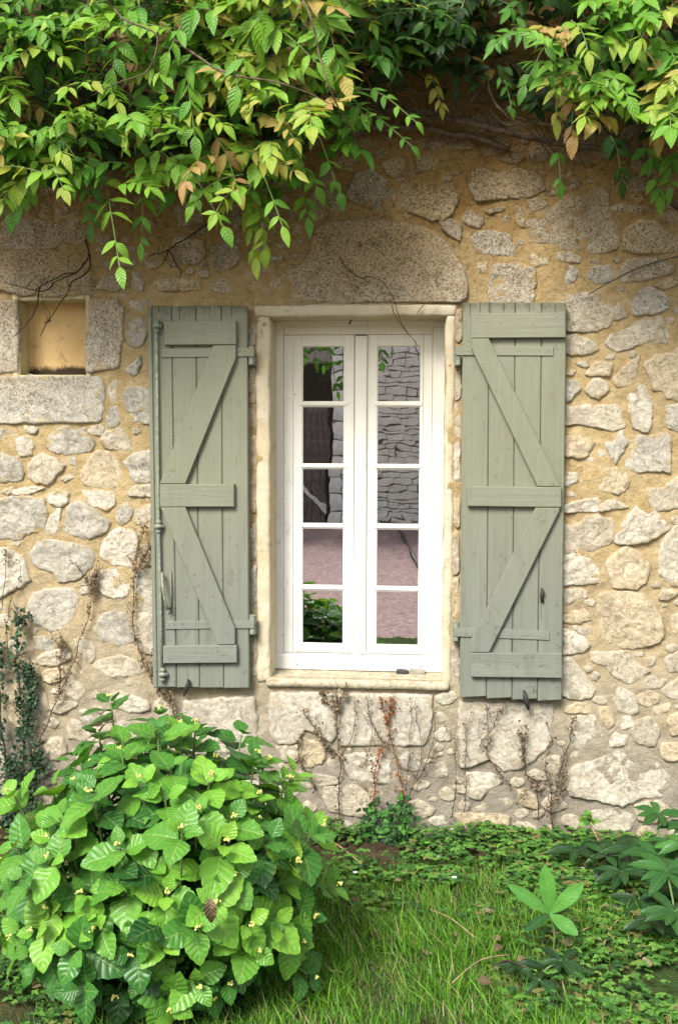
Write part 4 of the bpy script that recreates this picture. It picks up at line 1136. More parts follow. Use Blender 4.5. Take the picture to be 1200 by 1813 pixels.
hand_right = [
 ((1010, 120, -.55), (1012, 240, -.60), .085, .95, .9, .03, 4), ((980, 130, -.55), (985, 210, -.58), .070, .88, .8, .02, 3),
 ((1160, 150, -.55), (1165, 235, -.6), .085, .93, .9, .02, 3), ((1040, 150, -.6), (1110, 170, -.75), .09, .60, .3, .05, 4),
 ((1110, 100, -.7), (1140, 30, -.8), .085, .58, .2, .05, 5), ((1180, 90, -.7), (1200, 180, -.75), .085, .55, .4, .05, 5),
 ((960, 70, -.4), (880, 70, -.45), .06, .40, .2, .04, 5), ((1000, 60, -.5), (930, 150, -.5), .075, .45, .4, .05, 5),
 ((1140, 260, -.35), (1165, 345, -.38), .075, .50, .4, .03, 5), ((1080, 240, -.35), (1100, 320, -.35), .07, .18, .4, .03, 5),
 ((985, 270, -.2), (992, 325, -.22), .06, .42, .5, .02, 2), ((1190, 270, -.4), (1185, 330, -.42), .07, .5, .5, .03, 4)]
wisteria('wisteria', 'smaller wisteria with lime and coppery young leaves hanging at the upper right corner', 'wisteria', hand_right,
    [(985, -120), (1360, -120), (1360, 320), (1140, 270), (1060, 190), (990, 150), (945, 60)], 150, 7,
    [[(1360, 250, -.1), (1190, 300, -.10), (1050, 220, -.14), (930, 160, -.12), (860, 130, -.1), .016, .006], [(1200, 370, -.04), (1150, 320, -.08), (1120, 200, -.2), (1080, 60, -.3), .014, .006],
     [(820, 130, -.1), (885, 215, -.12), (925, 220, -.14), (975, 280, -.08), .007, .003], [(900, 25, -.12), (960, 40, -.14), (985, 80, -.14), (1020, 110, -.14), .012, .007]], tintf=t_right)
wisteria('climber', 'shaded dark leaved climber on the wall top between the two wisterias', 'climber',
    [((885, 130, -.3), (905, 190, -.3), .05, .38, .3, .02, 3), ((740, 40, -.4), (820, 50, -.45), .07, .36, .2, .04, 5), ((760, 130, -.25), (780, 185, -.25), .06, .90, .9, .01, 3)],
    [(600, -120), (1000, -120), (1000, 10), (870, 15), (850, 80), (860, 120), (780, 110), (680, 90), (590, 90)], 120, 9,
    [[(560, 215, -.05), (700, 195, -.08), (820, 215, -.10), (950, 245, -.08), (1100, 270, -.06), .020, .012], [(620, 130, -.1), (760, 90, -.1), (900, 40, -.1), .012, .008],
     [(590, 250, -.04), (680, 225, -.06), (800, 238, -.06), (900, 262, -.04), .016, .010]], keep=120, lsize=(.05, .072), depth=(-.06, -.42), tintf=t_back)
# inner growth right against the wall, its shade painted into near-black tints, one mass
rng = random.Random(31); fol = Foliage(T_WIS)
reg = [(-200, -140), (1380, -140), (1380, 270), (1130, 235), (960, 195), (880, 165), (700, 150), (600, 195), (520, 300), (380, 300), (260, 270), (130, 330), (-200, 340)]
hole = [(868, 15), (960, 20), (975, 100), (900, 105), (862, 80)]
cnt = 0
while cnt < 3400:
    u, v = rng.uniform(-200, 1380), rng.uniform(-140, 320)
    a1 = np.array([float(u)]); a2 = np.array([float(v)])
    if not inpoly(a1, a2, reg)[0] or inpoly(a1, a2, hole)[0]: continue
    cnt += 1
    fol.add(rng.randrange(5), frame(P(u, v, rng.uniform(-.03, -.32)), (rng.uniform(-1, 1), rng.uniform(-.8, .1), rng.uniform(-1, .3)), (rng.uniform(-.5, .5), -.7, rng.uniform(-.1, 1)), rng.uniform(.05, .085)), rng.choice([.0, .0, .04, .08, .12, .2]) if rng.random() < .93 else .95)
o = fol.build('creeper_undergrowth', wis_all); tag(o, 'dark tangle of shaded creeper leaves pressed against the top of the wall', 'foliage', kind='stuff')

br = empty('tree_branch', PM(560, 560, -3.5), label='leafy branch hanging over the courtyard, mirrored in the top left pane', cat='branch')
rng = random.Random(77)
for (a, b) in (((560, 560), (598, 690)), ((540, 570), (560, 640)), ((600, 575), (606, 672)), ((660, 590), (672, 640)), ((520, 600), (535, 628)), ((580, 570), (575, 645))):
    p, q = Vector(PM(a[0], a[1], -3.5)), Vector(PM(b[0], b[1], -3.55)); pts, fr = spray(rng, [p, (p+q)/2+Vector((.02, 0, .01)), q], .085, (0, 1, .4), .2, 4)
    st = obj('leaf_stalk', *tube(pts, .003, 4), mat_stem, br)
    for m_ in fr: put_leaf('leaflet', wmesh[rng.randrange(5)], st, m_, rng.uniform(.15, .4))
obj('branch_wood', *tube([PM(440, 560, -3.4), PM(560, 560, -3.5), PM(700, 585, -3.5)], .012, 6), mat_bark, br)

# ------------------------------------------------------------------ dry twigs and creepers on the wall
def twig_thing(name, label, cat, paths, mat, r0=.004, r1=.0012, y=-.03, leaf=None, lmat=None, ln=0, ls=(.008, .014), seed=0, group=None, jitter=.010, leafname='withered_leaves', branch=0, spread=.0065):
    if group == 'withered creeper stems on the wall': r0 *= .6; r1 *= .7; ln = int(ln*.7)
    rng = random.Random(seed); root = empty(name, P(paths[0][0][0], paths[0][0][1], y), label=label, cat=cat, group=group)
    parts = []; allp = []; ps = list(paths)
    for b in range(branch):
        base = rng.choice(paths); i = rng.randrange(len(base)-1); t = rng.random()
        u = base[i][0]+(base[i+1][0]-base[i][0])*t; v = base[i][1]+(base[i+1][1]-base[i][1])*t; a = rng.uniform(-.5, .5)
        q = [(u, v)]; L = rng.uniform(4, 10)
        for s in range(rng.randint(2, 5)): a += rng.uniform(-.5, .5); u += math.sin(a)*L; v -= math.cos(a)*L; q.append((u, v))
        ps.append(q)
    for bi, p in enumerate(ps):
        w = [Vector(P(q[0], q[1], (q[2] if len(q) > 2 else y+rng.uniform(-.006, .004)))) for q in p]; w = smooth_path(w, 5)
        w = [q+Vector(mnoise.noise_vector(q*22+Vector((seed, 0, 0))))*jitter for q in w]; n = len(w)
        k = 1. if bi < len(paths) else .45
        parts.append(tube(w, [(r0+(r1-r0)*i/(n-1))*k for i in range(n)], 5)); allp.append((w, k))
    o = obj('stem', *join(parts), mat, root, True)
    if leaf:
        f = Foliage(leaf)
        for _ in range(ln):
            w, k = rng.choice(allp[:len(paths)] if rng.random() < .8 else allp)
            q = rng.choice(w); q = q+Vector((rng.gauss(0, spread), rng.uniform(-.012, .006), rng.gauss(0, spread)))
            f.add(rng.randrange(9), frame(q, (rng.uniform(-1, 1), rng.uniform(-.7, .2), rng.uniform(-1, 1)), (rng.uniform(-.6, .6), -1, rng.uniform(-.3, .9)), rng.uniform(*ls)), rng.random())
        f.build(leafname, lmat, root)
    return root
twig_thing('dry_twig', 'forked dark twig hanging down in front of the niche', 'twig',
    [[(152, 425, -.06), (158, 452, -.07), (137, 480, -.1), (120, 483, -.1), (72, 507, -.12), (62, 520, -.12), (38, 527, -.12)], [(160, 450, -.06), (157, 478, -.08), (130, 498, -.1), (118, 520, -.12), (85, 570, -.13), (72, 595, -.13)],
     [(72, 507, -.12), (66, 540, -.13), (50, 572, -.13), (24, 596, -.13)], [(95, 500, -.1), (85, 514, -.12), (60, 514, -.12), (8, 500, -.12)], [(90, 567, -.13), (77, 572, -.13)], [(137, 480, -.1), (118, 490, -.1), (95, 500, -.1)]], mat_twig, .0042, .0016, -.1, jitter=.006, seed=1, branch=10)
twig_thing('dry_twig', 'thin twig trailing over the lintel onto the right window leaf', 'twig',
    [[(600, 455, -.02), (618, 478, -.025), (640, 492, -.03), (655, 490, -.03), (680, 502, -.04), (697, 530, -.05), (712, 575, -.06), (740, 612, -.06)], [(694, 540, -.05), (700, 560, -.05), (722, 592, -.06)], [(735, 603, -.06), (736, 625, -.05)], [(640, 492, -.03), (655, 505, -.03)], [(750, 540, -.03), (737, 555, -.03)]], mat_twig, .0020, .0012, -.04, jitter=.003, seed=2)
twig_thing('dry_twig', 'pale brown stalk lying against the wall below the left wisteria', 'twig', [[(400, 375, -.03), (340, 415, -.03), (300, 440, -.03), (265, 455, -.03)], [(300, 440, -.03), (290, 470, -.03)], [(300, 440, -.03), (318, 475, -.03), (320, 492, -.02)]], mat_twig, .004, .002, -.03, seed=3, branch=5)
for k, (lab, base, sd) in enumerate((('tangle of dead grey stems under the climber above the lintel', [[(560, 160, -.1), (680, 190, -.14), (800, 205, -.12), (900, 230, -.1)], [(640, 120, -.2), (760, 170, -.2), (860, 190, -.15)], [(700, 100, -.2), (720, 170, -.2), (770, 225, -.12)], [(880, 110, -.2), (840, 170, -.2), (800, 215, -.1)]], 81),
        ('tangle of dead brown stems behind the leaves of the left wisteria', [[(0, 60, -.2), (150, 120, -.25), (300, 100, -.25), (420, 180, -.2)], [(120, 30, -.25), (200, 150, -.3), (260, 180, -.25), (330, 290, -.2)], [(0, 240, -.15), (130, 230, -.2), (250, 270, -.15)], [(400, 120, -.2), (420, 260, -.2), (480, 320, -.12)]], 82),
        ('tangle of dead stems reaching down from the right wisteria', [[(860, 140, -.2), (890, 200, -.2), (940, 225, -.16), (1000, 290, -.08)], [(925, 215, -.16), (990, 225, -.2), (1040, 300, -.1)], [(1000, 120, -.2), (1080, 220, -.2), (1150, 300, -.12)]], 83))):
    twig_thing('dead_stems', lab, 'stems', base, mat_bark if k != 1 else mat_twig, .006, .002, -.12, seed=sd, branch=34, jitter=.02)
twig_thing('wall_cable', 'thin straight cable crossing the stones above the right shutter', 'cable', [[(1205, 452, -.03), (1140, 470, -.03), (1097, 490, -.03), (1060, 510, -.03), (1040, 522, -.02)]], mat_cable, .0028, .0024, -.03, jitter=.001, seed=4)
cr = 'withered creeper stems on the wall'
twig_thing('dried_creeper', 'brown withered creeper climbing beside the left edge of the left shutter', 'creeper', [[(262, 1190), (242, 1140), (236, 1085), (240, 1010), (250, 950), (256, 930)], [(240, 1010), (258, 990), (262, 960)]], mat_twig, .004, .002, -.03, T_OV, dry_all, 420, seed=11, group=cr, branch=16)
twig_thing('dried_creeper', 'long reddish brown creeper slanting up the stones left of the shutter', 'creeper', [[(55, 1340), (80, 1290), (105, 1235), (125, 1190), (140, 1140), (155, 1095), (162, 1045), (150, 1020), (130, 995)], [(105, 1235), (110, 1150), (112, 1140)], [(162, 1050), (172, 1010)]], mat_twig, .004, .002, -.03, T_OV, dry_all, 720, seed=12, group=cr, branch=26)
twig_thing('dried_creeper', 'short brown creeper under the bottom of the left shutter', 'creeper', [[(308, 1300), (308, 1260), (300, 1225)], [(300, 1240), (280, 1215), (262, 1180)]], mat_twig, .004, .002, -.03, T_OV, dry_all, 330, seed=13, group=cr, branch=10)
twig_thing('dried_creeper', 'dark clotted creeper rising under the left end of the sill', 'creeper', [[(598, 1450), (600, 1400), (602, 1350), (597, 1300), (595, 1250), (590, 1228)], [(597, 1262), (575, 1240), (572, 1228)], [(595, 1255), (608, 1232)], [(600, 1340), (570, 1310), (540, 1262)], [(560, 1400), (530, 1340), (533, 1300)]], mat_twig, .005, .0016, -.03, T_OV, dry_all, 430, seed=14, group=cr, branch=22, ls=(.010, .017))
twig_thing('dried_creeper', 'rusty orange creeper rising under the middle of the sill', 'creeper', [[(715, 1430), (712, 1395), (702, 1350), (690, 1310), (684, 1275), (672, 1235)], [(684, 1280), (698, 1235)], [(662, 1420), (662, 1385), (668, 1345), (676, 1320)]], mat_twig, .004, .0016, -.03, T_OV, red_all, 420, seed=15, group=cr, branch=10, leafname='rusty_leaves')
twig_thing('dried_creeper', 'fan of bare thin creeper stems between the sill and the right shutter', 'creeper', [[(720, 1410), (745, 1370), (770, 1335), (790, 1290)], [(715, 1400), (725, 1340), (728, 1240)], [(730, 1390), (745, 1340), (735, 1240)], [(690, 1330), (660, 1290), (648, 1235)], [(740, 1380), (765, 1320), (772, 1262)], [(640, 1360), (655, 1320), (655, 1240)], [(610, 1330), (625, 1300), (630, 1240)]], mat_twig, .003, .0012, -.03, T_OV, dry_all, 200, seed=16, group=cr, branch=40, ls=(.007, .013))
twig_thing('dried_creeper', 'thin creeper rising left of the big block under the right shutter', 'creeper', [[(820, 1440), (826, 1400), (822, 1345), (826, 1300), (832, 1262)], [(800, 1450), (806, 1380), (803, 1300)], [(850, 1320), (880, 1270), (893, 1250)], [(862, 1290), (860, 1250)]], mat_twig, .003, .0012, -.035, T_OV, dry_all, 170, seed=17, group=cr, branch=24, ls=(.007, .013))
twig_thing('dried_creeper', 'dark forked creeper in front of the block under the right shutter', 'creeper', [[(950, 1450), (952, 1410), (930, 1365), (925, 1330), (932, 1282)], [(925, 1350), (922, 1300)], [(905, 1390), (875, 1360), (862, 1330), (866, 1300)], [(952, 1400), (945, 1390), (915, 1420)]], mat_twig, .004, .0014, -.035, T_OV, dry_all, 260, seed=18, group=cr, branch=22, ls=(.009, .015))
twig_thing('dried_creeper', 'grey knotted creeper climbing towards the right end of the right shutter', 'creeper', [[(985, 1480), (975, 1440), (975, 1400), (965, 1355), (968, 1330), (980, 1305)], [(985, 1400), (995, 1350), (1008, 1310), (1014, 1268)], [(968, 1430), (990, 1410), (1000, 1370)]], mat_twig, .005, .0016, -.035, T_OV, dry_all, 260, seed=19, group=cr, branch=30, ls=(.008, .015))
twig_thing('dried_creeper', 'bare grey creeper strand on the stones at the left edge', 'creeper', [[(20, 1180), (12, 1120), (22, 1050), (38, 1040), (36, 990)], [(5, 1080), (12, 1000), (10, 975)]], mat_twig, .003, .0014, -.03, T_OV, dry_all, 60, seed=20, group=cr, branch=8)
twig_thing('ivy', 'dark green ivy strands climbing the wall at the left edge', 'ivy', [[(40, 1480), (38, 1400), (45, 1300), (36, 1220), (30, 1160), (34, 1110), (40, 1090)], [(5, 1480), (15, 1400), (5, 1300), (0, 1200), (-4, 1140)], [(45, 1300), (55, 1240), (50, 1180)], [(20, 1450), (60, 1380), (70, 1340)], [(0, 1480), (20, 1440), (30, 1390), (20, 1350)], [(60, 1480), (55, 1430), (35, 1380)]], mat_twig, .006, .002, -.045, T_IVY, ivy_all, 1900, seed=21, branch=70, ls=(.012, .026), leafname='ivy_leaves', spread=.018)
twig_thing('ivy', 'small ivy tuft at the foot of the wall right of the hydrangea', 'ivy', [[(690, 1500), (690, 1470), (680, 1440)], [(650, 1500), (655, 1470), (660, 1430)], [(710, 1490), (715, 1450), (716, 1430)]], mat_twig, .004, .002, -.06, T_IVY, hel_all, 420, seed=22, branch=26, ls=(.022, .038), leafname='ivy_leaves', spread=.014)

# ------------------------------------------------------------------ hydrangea
rng = random.Random(41)
HY = -1.32; hc = Vector(P(296, 1545, HY)); hc.z = .40
RX, RY, RZ = .455, .47, .425
hyd = empty('hydrangea', (hc.x, hc.y, 0), label='round hydrangea bush in bud with broad fresh green leaves below the left shutter', cat='bush')
hmesh = single_meshes('leaf', T_HYD, hyd_one)
leaves, stemsP, buds = [], [], []
ns = 200; ga = PI*(3-math.sqrt(5))
for k in range(ns):
    zz = 1-2*(k+.5)/ns; 
    if zz < -.85: continue
    th = ga*k+rng.uniform(-.12, .12); r = math.sqrt(1-zz*zz); n0 = Vector((r*math.cos(th), r*math.sin(th), zz))
    lump = 1+.32*mnoise.noise(n0*2.6+Vector((3, 0, 0)))+rng.uniform(-.17, .07)
    fl = 1. if zz > 0 else (1/max(.4, r))**.55
    tip = Vector((hc.x+n0.x*RX*lump*fl, hc.y+n0.y*RY*lump*fl, hc.z+n0.z*RZ*lump))
    if tip.z < .06: tip.z = rng.uniform(.05, .14)
    d = Vector((n0.x, n0.y-.15, n0.z+.55)).normalized()
    stemsP.append(([(hc.x+rng.uniform(-.12, .12), hc.y+rng.uniform(-.12, .12), .0), (hc.x+n0.x*.28, hc.y+n0.y*.25, max(.05, hc.z*.5)), tuple(tip-d*.02)], k))
    a0 = rng.uniform(0, PI); e1 = d.orthogonal().normalized(); e2 = d.cross(e1)
    tone = rng.uniform(.36, .80) if zz > -.25 else rng.uniform(.12, .6)
    if tip.x > hc.x+.38 and rng.random() < .4: tone = rng.uniform(.75, .95)
    for pr in range(3):
        for sg in (0, PI):
            if pr == 2 and rng.random() < .35: continue
            a = a0+pr*PI/2+sg+rng.uniform(-.2, .2); side = e1*math.cos(a)+e2*math.sin(a)
            sz = (.056, .098, .114)[pr]*rng.uniform(.85, 1.15); el = (.95, .55, .25)[pr]
            dd = side+d*(el+rng.uniform(-.3, .3))+Vector((0, 0, -.07*pr)); base = tip-d*(.012+.030*pr)+side*.010
            nr = d*1.0+Vector((rng.uniform(-.4, .4), -.25+rng.uniform(-.35, .35), .35+rng.uniform(-.2, .4)))-side*el*.5
            leaves.append((base, dd, nr, sz, min(.99, max(0.01, tone+rng.uniform(-.12, .12)-(.12 if pr == 2 else 0))), (base-Vector(CAM)).length-n0.dot((Vector(CAM)-hc).normalized())*1.2))
    buds.append((tip+d*.006, d, rng.random(), n0))
leaves.sort(key=lambda q: q[5]); fol = Foliage(T_HYD)
for i, (b, dd, nr, sz, t, _) in enumerate(leaves):
    m_ = frame(b, dd, nr, sz)
    if i < 298: put_leaf('leaf', hmesh[rng.randrange(5)], hyd, m_, t)
    else: fol.add(rng.randrange(5), m_, t*.8)
for k in range(420):
    n0 = Vector((rng.gauss(0, 1), rng.gauss(0, 1), rng.gauss(0, 1))).normalized(); q = rng.uniform(.45, .88)
    p = Vector((hc.x+n0.x*RX*q, hc.y+n0.y*RY*q, hc.z+n0.z*RZ*q))
    if p.z < .03: continue
    fol.add(rng.randrange(5), frame(p, (rng.uniform(-1, 1), rng.uniform(-1, 1), rng.uniform(-.5, .3)), (n0.x*.5, n0.y*.5, 1), rng.uniform(.08, .12)), rng.uniform(0, .3))
fol.build('foliage', hyd_all, hyd)
o = obj('stems', *join([tube(smooth_path(p, 4), .0035, 5, False) for p, k in stemsP]), mat_stem, hyd, True); o['kind'] = 'stuff'
for b, d, r, n0 in buds:
    if r > .62 or n0.y > .35: continue
    nb = rng.randint(6, 12); parts = []
    for k in range(nb):
        c = b+d*.006+Vector((rng.gauss(0, .0045), rng.gauss(0, .0045), rng.gauss(0, .003))); q = rng.uniform(.0022, .0042)
        parts.append(tube([c-d*q, c-d*q*.5, c+d*q*.5, c+d*q], [q*.5, q, q, q*.4], 6))
    o = obj('flower_bud', *join(parts), mat_bud, hyd, True)
dm = [fast_mesh('dead_leaf', T_HYD[4][0]*np.array([.6, 1, 2.2]), T_HYD[4][1], dry_one, T_HYD[4][2])]
def ptY(u, v, y): return Vector(P(u, v, y))
o = put_leaf('withered_leaf', dm[0], hyd, frame(ptY(372, 1590, -1.80), (.1, -.3, -1), (.2, -1, .1), .075), .7); o['label'] = 'brown withered leaf in the middle of the bush'

# ------------------------------------------------------------------ hellebores
def on_ground(u, v, h=0.):
    d = -(CAM[2]-h)/ray(u, v)[2]; return Vector(CAM+ray(u, v)*d)
def hellebore(label, u, v, whorls, seed, keep=True):
    rng = random.Random(seed); g = on_ground(u, v); root = empty('hellebore', g, label=label, cat='plant', group=None)
    ms = single_meshes('leaflet', T_HEL, hel_one)
    for (du, h, nl, L, tone, face) in whorls:
        c = g+Vector((du[0], du[1], h)); st = obj('stalk', *tube(smooth_path([g, g+Vector((du[0]*.4, du[1]*.4, h*.6)), c], 4), .004, 6), mat_stem, root, True)
        for k in range(nl):
            a = 2*PI*k/nl+rng.uniform(-.25, .25); d = Vector((math.cos(a), math.sin(a)*.8-.25, rng.uniform(-.25, .35)+face))
            put_leaf('leaflet', ms[rng.randrange(4)], root, frame(c, d, (0, -.55, 1), L*rng.uniform(.75, 1.1)), min(.98, max(.02, tone+rng.uniform(-.12, .12))))
    return root
# the light seedling rosette
g = on_ground(978, 1690); root = empty('hellebore', g, label='young hellebore with three upright fresh green leaf blades in the grass', cat='plant')
ms = single_meshes('leaf_blade', [T_BLADE], hel_one); top = ptY(973, 1618, g.y-.02)
obj('stalk', *tube(smooth_path([g, (g+top)/2+Vector((.01, 0, 0)), top], 4), .004, 6), mat_stem, root, True)
for (u1, v1, dy, wd, tn) in ((903, 1566, -.04, .7, .9), (966, 1535, -.02, .95, .97), (1030, 1566, -.04, .9, .95), (1020, 1652, -.10, 1.1, .85), (930, 1645, -.08, .8, .4), (1012, 1600, .08, .8, .35)):
    e = ptY(u1, v1, g.y-.02+dy); d = e-top; put_leaf('leaf_blade', ms[0], root, frame(top, d, (0, -1, .6), d.length, wd), tn)
hellebore('dark glossy hellebore clump with long fingered leaves at the right edge against the wall', 1160, 1590,
    [((-.02, -.08), .20, 9, .125, .45, .1), ((.08, -.12), .26, 9, .12, .65, .15), ((-.08, .04), .17, 8, .12, .25, 0), ((.13, .04), .28, 9, .12, .35, .1), ((.02, .08), .30, 8, .115, .5, .2), ((.02, -.20), .13, 9, .12, .25, 0), ((.18, -.14), .17, 9, .13, .3, 0), ((-.14, -.06), .12, 9, .12, .2, .05), ((-.1, -.2), .08, 9, .12, .15, 0), ((.08, -.26), .12, 9, .12, .3, .05), ((-.18, .06), .14, 8, .11, .3, .1), ((.05, -.02), .22, 9, .12, .6, .2)], 5)
hellebore('second dark hellebore clump hiding the lower right corner beside the first', 1200, 1690,
    [((-.03, -.05), .17, 9, .12, .4, .1), ((.08, -.10), .2, 9, .12, .5, .1), ((-.08, .02), .10, 9, .11, .2, 0), ((-.02, .12), .24, 9, .12, .45, .15)], 15)
hellebore('low dark hellebore leaves in the grass below the fresh seedling', 950, 1735, [((-.06, .0), .05, 6, .085, .10, 0), ((.08, .02), .06, 6, .09, .06, 0), ((.0, -.08), .04, 5, .09, .12, 0)], 6)
hellebore('dark leafy seedlings in the shade left of the right clump', 1065, 1560, [((-.1, .0), .12, 6, .13, .12, 0), ((.05, .02), .14, 6, .13, .2, 0), ((.0, -.12), .08, 6, .12, .05, 0), ((-.15, -.12), .06, 6, .12, .1, 0)], 8)
# euphorbia seedling on a pale bent stem
g = on_ground(1078, 1545); root = empty('weed', g, label='spindly weed with a leafy tuft on a pale leaning stem against the wall', cat='plant')
tp = ptY(1038, 1452, g.y+.02)
obj('stem', *tube(smooth_path([g, ptY(1060, 1490, g.y), tp], 4), .0035, 6), mat_paletwig, root, True); f = Foliage(T_OV)
rng = random.Random(4)
for k in range(26): f.add(k, frame(tp+Vector((rng.gauss(0, .012), rng.gauss(0, .01), rng.gauss(0, .01))), (rng.uniform(-1, 1), rng.uniform(-1, .4), rng.uniform(-.4, .7)), (0, -.6, 1), rng.uniform(.02, .04)), rng.uniform(.5, .95))
f.build('leaves', herb_all, root)

# ------------------------------------------------------------------ ground cover and grass
rng = random.Random(51); R = np.random.RandomState(52)
def gz(x, y): return float(gh(np.array([x]), np.array([y]))[0])
def scatter(n, reg, fn):
    us = [q[0] for q in reg]; vs = [q[1] for q in reg]
    U = R.uniform(min(us), max(us), n*4); Vv = R.uniform(min(vs), max(vs), n*4); k = inpoly(U, Vv, reg); U, Vv = U[k][:n], Vv[k][:n]
    for u, v in zip(U, Vv):
        p = on_ground(u, v)
        if p.y > -.02 or p.y < -4.1: continue
        p.z = gz(p.x, p.y); fn(u, v, p)
herb = Foliage(T_OV+T_IVY)
def addherb(u, v, p):
    den = vnoise(np.array([p.x*5]), np.array([p.y*5]), 33)[0]
    if rng.random() > .42+.75*den: return
    h = rng.uniform(.01, .06)*(1.4 if p.y > -.35 else 1); q = p+Vector((0, 0, h)); n = rng.randint(3, 5); a0 = rng.uniform(0, 6.28); k = rng.choice([0, 1, 2, 3]); s = rng.uniform(.008, .024)
    tn = min(.99, max(.01, rng.gauss(.52, .27)+.2*den))
    for i in range(n):
        a = a0+2*PI*i/n; herb.add(k, frame(q, (math.cos(a), math.sin(a), rng.uniform(-.2, .5)), (0, -.35, 1), s*rng.uniform(.8, 1.2)), tn)
scatter(2500, [(540, 1470), (1260, 1470), (1260, 1510), (540, 1510)], addherb)
scatter(7000, [(560, 1478), (1260, 1478), (1260, 1600), (1000, 1600), (620, 1560), (560, 1530)], addherb)
scatter(1600, [(560, 1540), (1260, 1580), (1260, 1830), (900, 1830), (840, 1640), (560, 1620)], addherb)
scatter(1500, [(1000, 1640), (1300, 1640), (1300, 1900), (1000, 1900)], addherb)
scatter(6000, [(-200, 1480), (120, 1480), (160, 1900), (-200, 1900)], addherb)
o = herb.build('ground_cover', herb_all); tag(o, 'low clover and weeds covering the soil along the foot of the wall', 'ground cover', kind='stuff')
gr = Foliage(T_GRS)
def gdens(u, v, p):
    d = .5+.9*fbm(np.array([p.x*2.6]), np.array([p.y*2.6]), 61, 3)[0]
    if v < 1560: d -= .45*(1560-v)/90
    if 1010 < u and v > 1640: d += .1
    if u < 120: d -= .25
    return d
def addgrass(lo, hi):
    def f(u, v, p):
        d = gdens(u, v, p)
        if rng.random() > d+.12: return
        L = rng.uniform(lo, hi)*(.55+.6*max(.1, min(1, d))); a = rng.uniform(0, 6.28); lean = rng.uniform(0, .55)
        up = Vector((math.cos(a)*lean, math.sin(a)*lean, 1)).normalized(); fw = Vector((-math.sin(a+rng.uniform(-1, 1)), math.cos(a), 0))
        x = fw.cross(up).normalized(); fw = up.cross(x).normalized()
        m_ = np.array([[x[0]*L, -fw[0]*L, up[0]*L, p.x], [x[1]*L, -fw[1]*L, up[1]*L, p.y], [x[2]*L, -fw[2]*L, up[2]*L, p.z-.004], [0, 0, 0, 1]])
        t = rng.gauss(.48, .17)
        if rng.random() < .09+.12*(d < .5): t = rng.uniform(.86, .99)
        if t > .82 and t < .86: t = .7
        gr.add(rng.randrange(5), m_, min(.99, max(.01, t)))
    return f
scatter(34000, [(500, 1530), (1300, 1530), (1300, 1900), (440, 1900)], addgrass(.025, .065))
scatter(7000, [(500, 1640), (1300, 1640), (1300, 1980), (440, 1980)], addgrass(.055, .11))
scatter(9000, [(-250, 1560), (500, 1700), (500, 1990), (-250, 1990)], addgrass(.03, .08))
# the lawn strip that the right leaf of the window mirrors
for k in range(6000):
    p = Vector((R.uniform(-2.2, 2.0), R.uniform(YL+.02, -2.4), 0)); p.z = gz(p.x, p.y)
    a = R.uniform(0, 6.28); L = R.uniform(.04, .08); m_ = frame(p, (math.cos(a), math.sin(a), 0), (math.cos(a)*.3, .2, 1), L); gr.add(k % 5, m_, R.uniform(.2, .7))
o = gr.build('grass', grass_all); tag(o, 'uneven bright green grass with dry blades', 'grass', kind='stuff')

# fallen leaves, daisies, small sticks
gl = 'brown leaves fallen on the grass'
rng = random.Random(61); ms = single_meshes('fallen_leaf', T_HYD[2:5], dry_one)
marks = [(880, 1655, 'in the grass left of the fresh seedling'), (990, 1655, 'under the fresh hellebore seedling'), (1050, 1600, 'right of the fresh seedling'), (1128, 1640, 'in front of the right hellebore clump'), (1027, 1511, 'at the foot of the wall right of the shutter'),
    (620, 1590, 'in the grass beside the hydrangea'), (755, 1700, 'in the open grass in front'), (850, 1590, 'in the weeds below the right shutter'), (700, 1560, 'in the thin grass below the window'), (1095, 1680, 'in the lower right grass'), (840, 1735, 'near the bottom edge of the grass'), (920, 1706, 'beside the low dark seedling leaves')]
seen = {}
spots = [(875, 1612, .05), (885, 1665, .055), (885, 1672, .045), (985, 1655, .06), (1000, 1662, .05), (1045, 1605, .06), (1063, 1606, .045), (1128, 1622, .05), (1020, 1510, .045), (1035, 1512, .04), (920, 1706, .05), (620, 1590, .045),
         (755, 1690, .05), (880, 1560, .04), (845, 1735, .045), (700, 1560, .035), (840, 1600, .035), (1085, 1650, .045), (1100, 1690, .05), (800, 1650, .035), (660, 1655, .04), (1150, 1700, .04)]
for i, (u, v, s) in enumerate(spots):
    p = on_ground(u, v, .02+rng.uniform(0, .03)); a = rng.uniform(0, 6.28)
    o = put_leaf('fallen_leaf', ms[i % 3], None, frame(p, (math.cos(a), math.sin(a), rng.uniform(-.1, .4)), (rng.uniform(-.4, .4), -.5, 1), s, rng.uniform(.6, 1.1)), rng.uniform(.45, .98))
    near = min(marks, key=lambda q: (q[0]-u)**2+(q[1]-v)**2)[2]; cl = ('pale', 'tan', 'dark brown')[i % 3]; seen[near, cl] = seen.get((near, cl), 0)+1
    tag(o, cl+' curled dead leaf '+('', 'smaller one, ', 'third one, ')[min(2, seen[near, cl]-1)]+near, 'fallen leaf', gl); o.color = ({'pale': .95, 'tan': .75, 'dark brown': .35}[cl], 0, 0, 1)
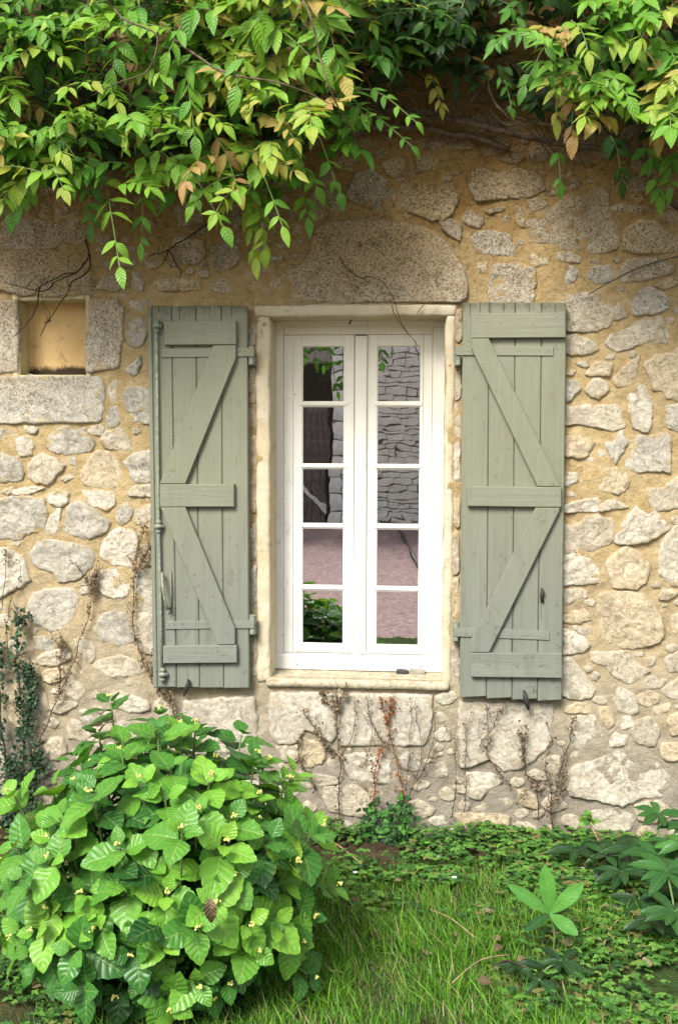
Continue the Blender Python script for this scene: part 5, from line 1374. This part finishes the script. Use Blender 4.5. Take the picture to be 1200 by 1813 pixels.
for i, (u, v) in enumerate([(777, 1518), (804, 1554), (932, 1530), (969, 1532), (1030, 1537), (629, 1545)]):
    p = on_ground(u, v, .045); parts = []
    for k in range(9):
        a = 2*PI*k/9; V, F = tube([p+Vector((math.cos(a)*.003, math.sin(a)*.003, .001)), p+Vector((math.cos(a)*.007, math.sin(a)*.007, .003)), p+Vector((math.cos(a)*.0105, math.sin(a)*.0105, .002))], [.0012, .0022, .0012], 5); parts.append((V, F))
    root = empty('daisy', on_ground(u, v), label=['white daisy in the weeds below the gap between window and right shutter', 'white daisy lower down in the weeds under the left edge of the right shutter', 'left one of two white daisies under the right end of the right shutter', 'right one of two white daisies under the right end of the right shutter', 'rightmost white daisy, beside the dead leaves at the wall', 'white daisy beside the hydrangea, leftmost of all'][i], cat='flower', group='white daisies in the weeds')
    obj('petals', *join(parts), mat_petal, root, True); obj('flower_centre', *tube([p-Vector((0, 0, .002)), p+Vector((0, 0, .002)), p+Vector((0, 0, .004))], [.003, .0035, .001], 8), mat_bud, root, True)
    obj('stem', *tube([on_ground(u, v), p], .0012, 4), mat_stem, root)
for i, (a, b, r, mt) in enumerate([((1000, 1668), (1050, 1640), .003, mat_paletwig), ((1062, 1690), (1120, 1610), .0026, mat_paletwig), ((880, 1560), (960, 1600), .003, mat_twig), ((905, 1690), (800, 1740), .0024, mat_paletwig), ((1010, 1660), (990, 1600), .003, mat_twig), ((560, 1480), (640, 1530), .003, mat_paletwig), ((1120, 1660), (1170, 1650), .003, mat_paletwig), ((870, 1712), (940, 1718), .003, mat_twig), ((760, 1610), (840, 1660), .0022, mat_paletwig)]):
    p, q = on_ground(*a, .03), on_ground(*b, .05); mid = (p+q)/2+Vector((rng.uniform(-.02, .02), rng.uniform(-.02, .02), .02))
    o = obj('stick', *tube(smooth_path([p, mid, q], 4), r, 5), mt, None, True); tag(o, ['pale stick leaning right of the fresh seedling', 'pale stick crossing in front of the right hellebore clump', 'dark stick lying left of the fresh seedling', 'pale stick slanting through the grass below the low dark leaves', 'dark stick behind the fresh seedling', 'pale stick at the wall foot beside the hydrangea', 'short pale stick under the right hellebore clump', 'dark stick lying level in front of the low dark leaves', 'thin pale stick in the middle of the grass'][i], 'stick', 'dry sticks in the grass')
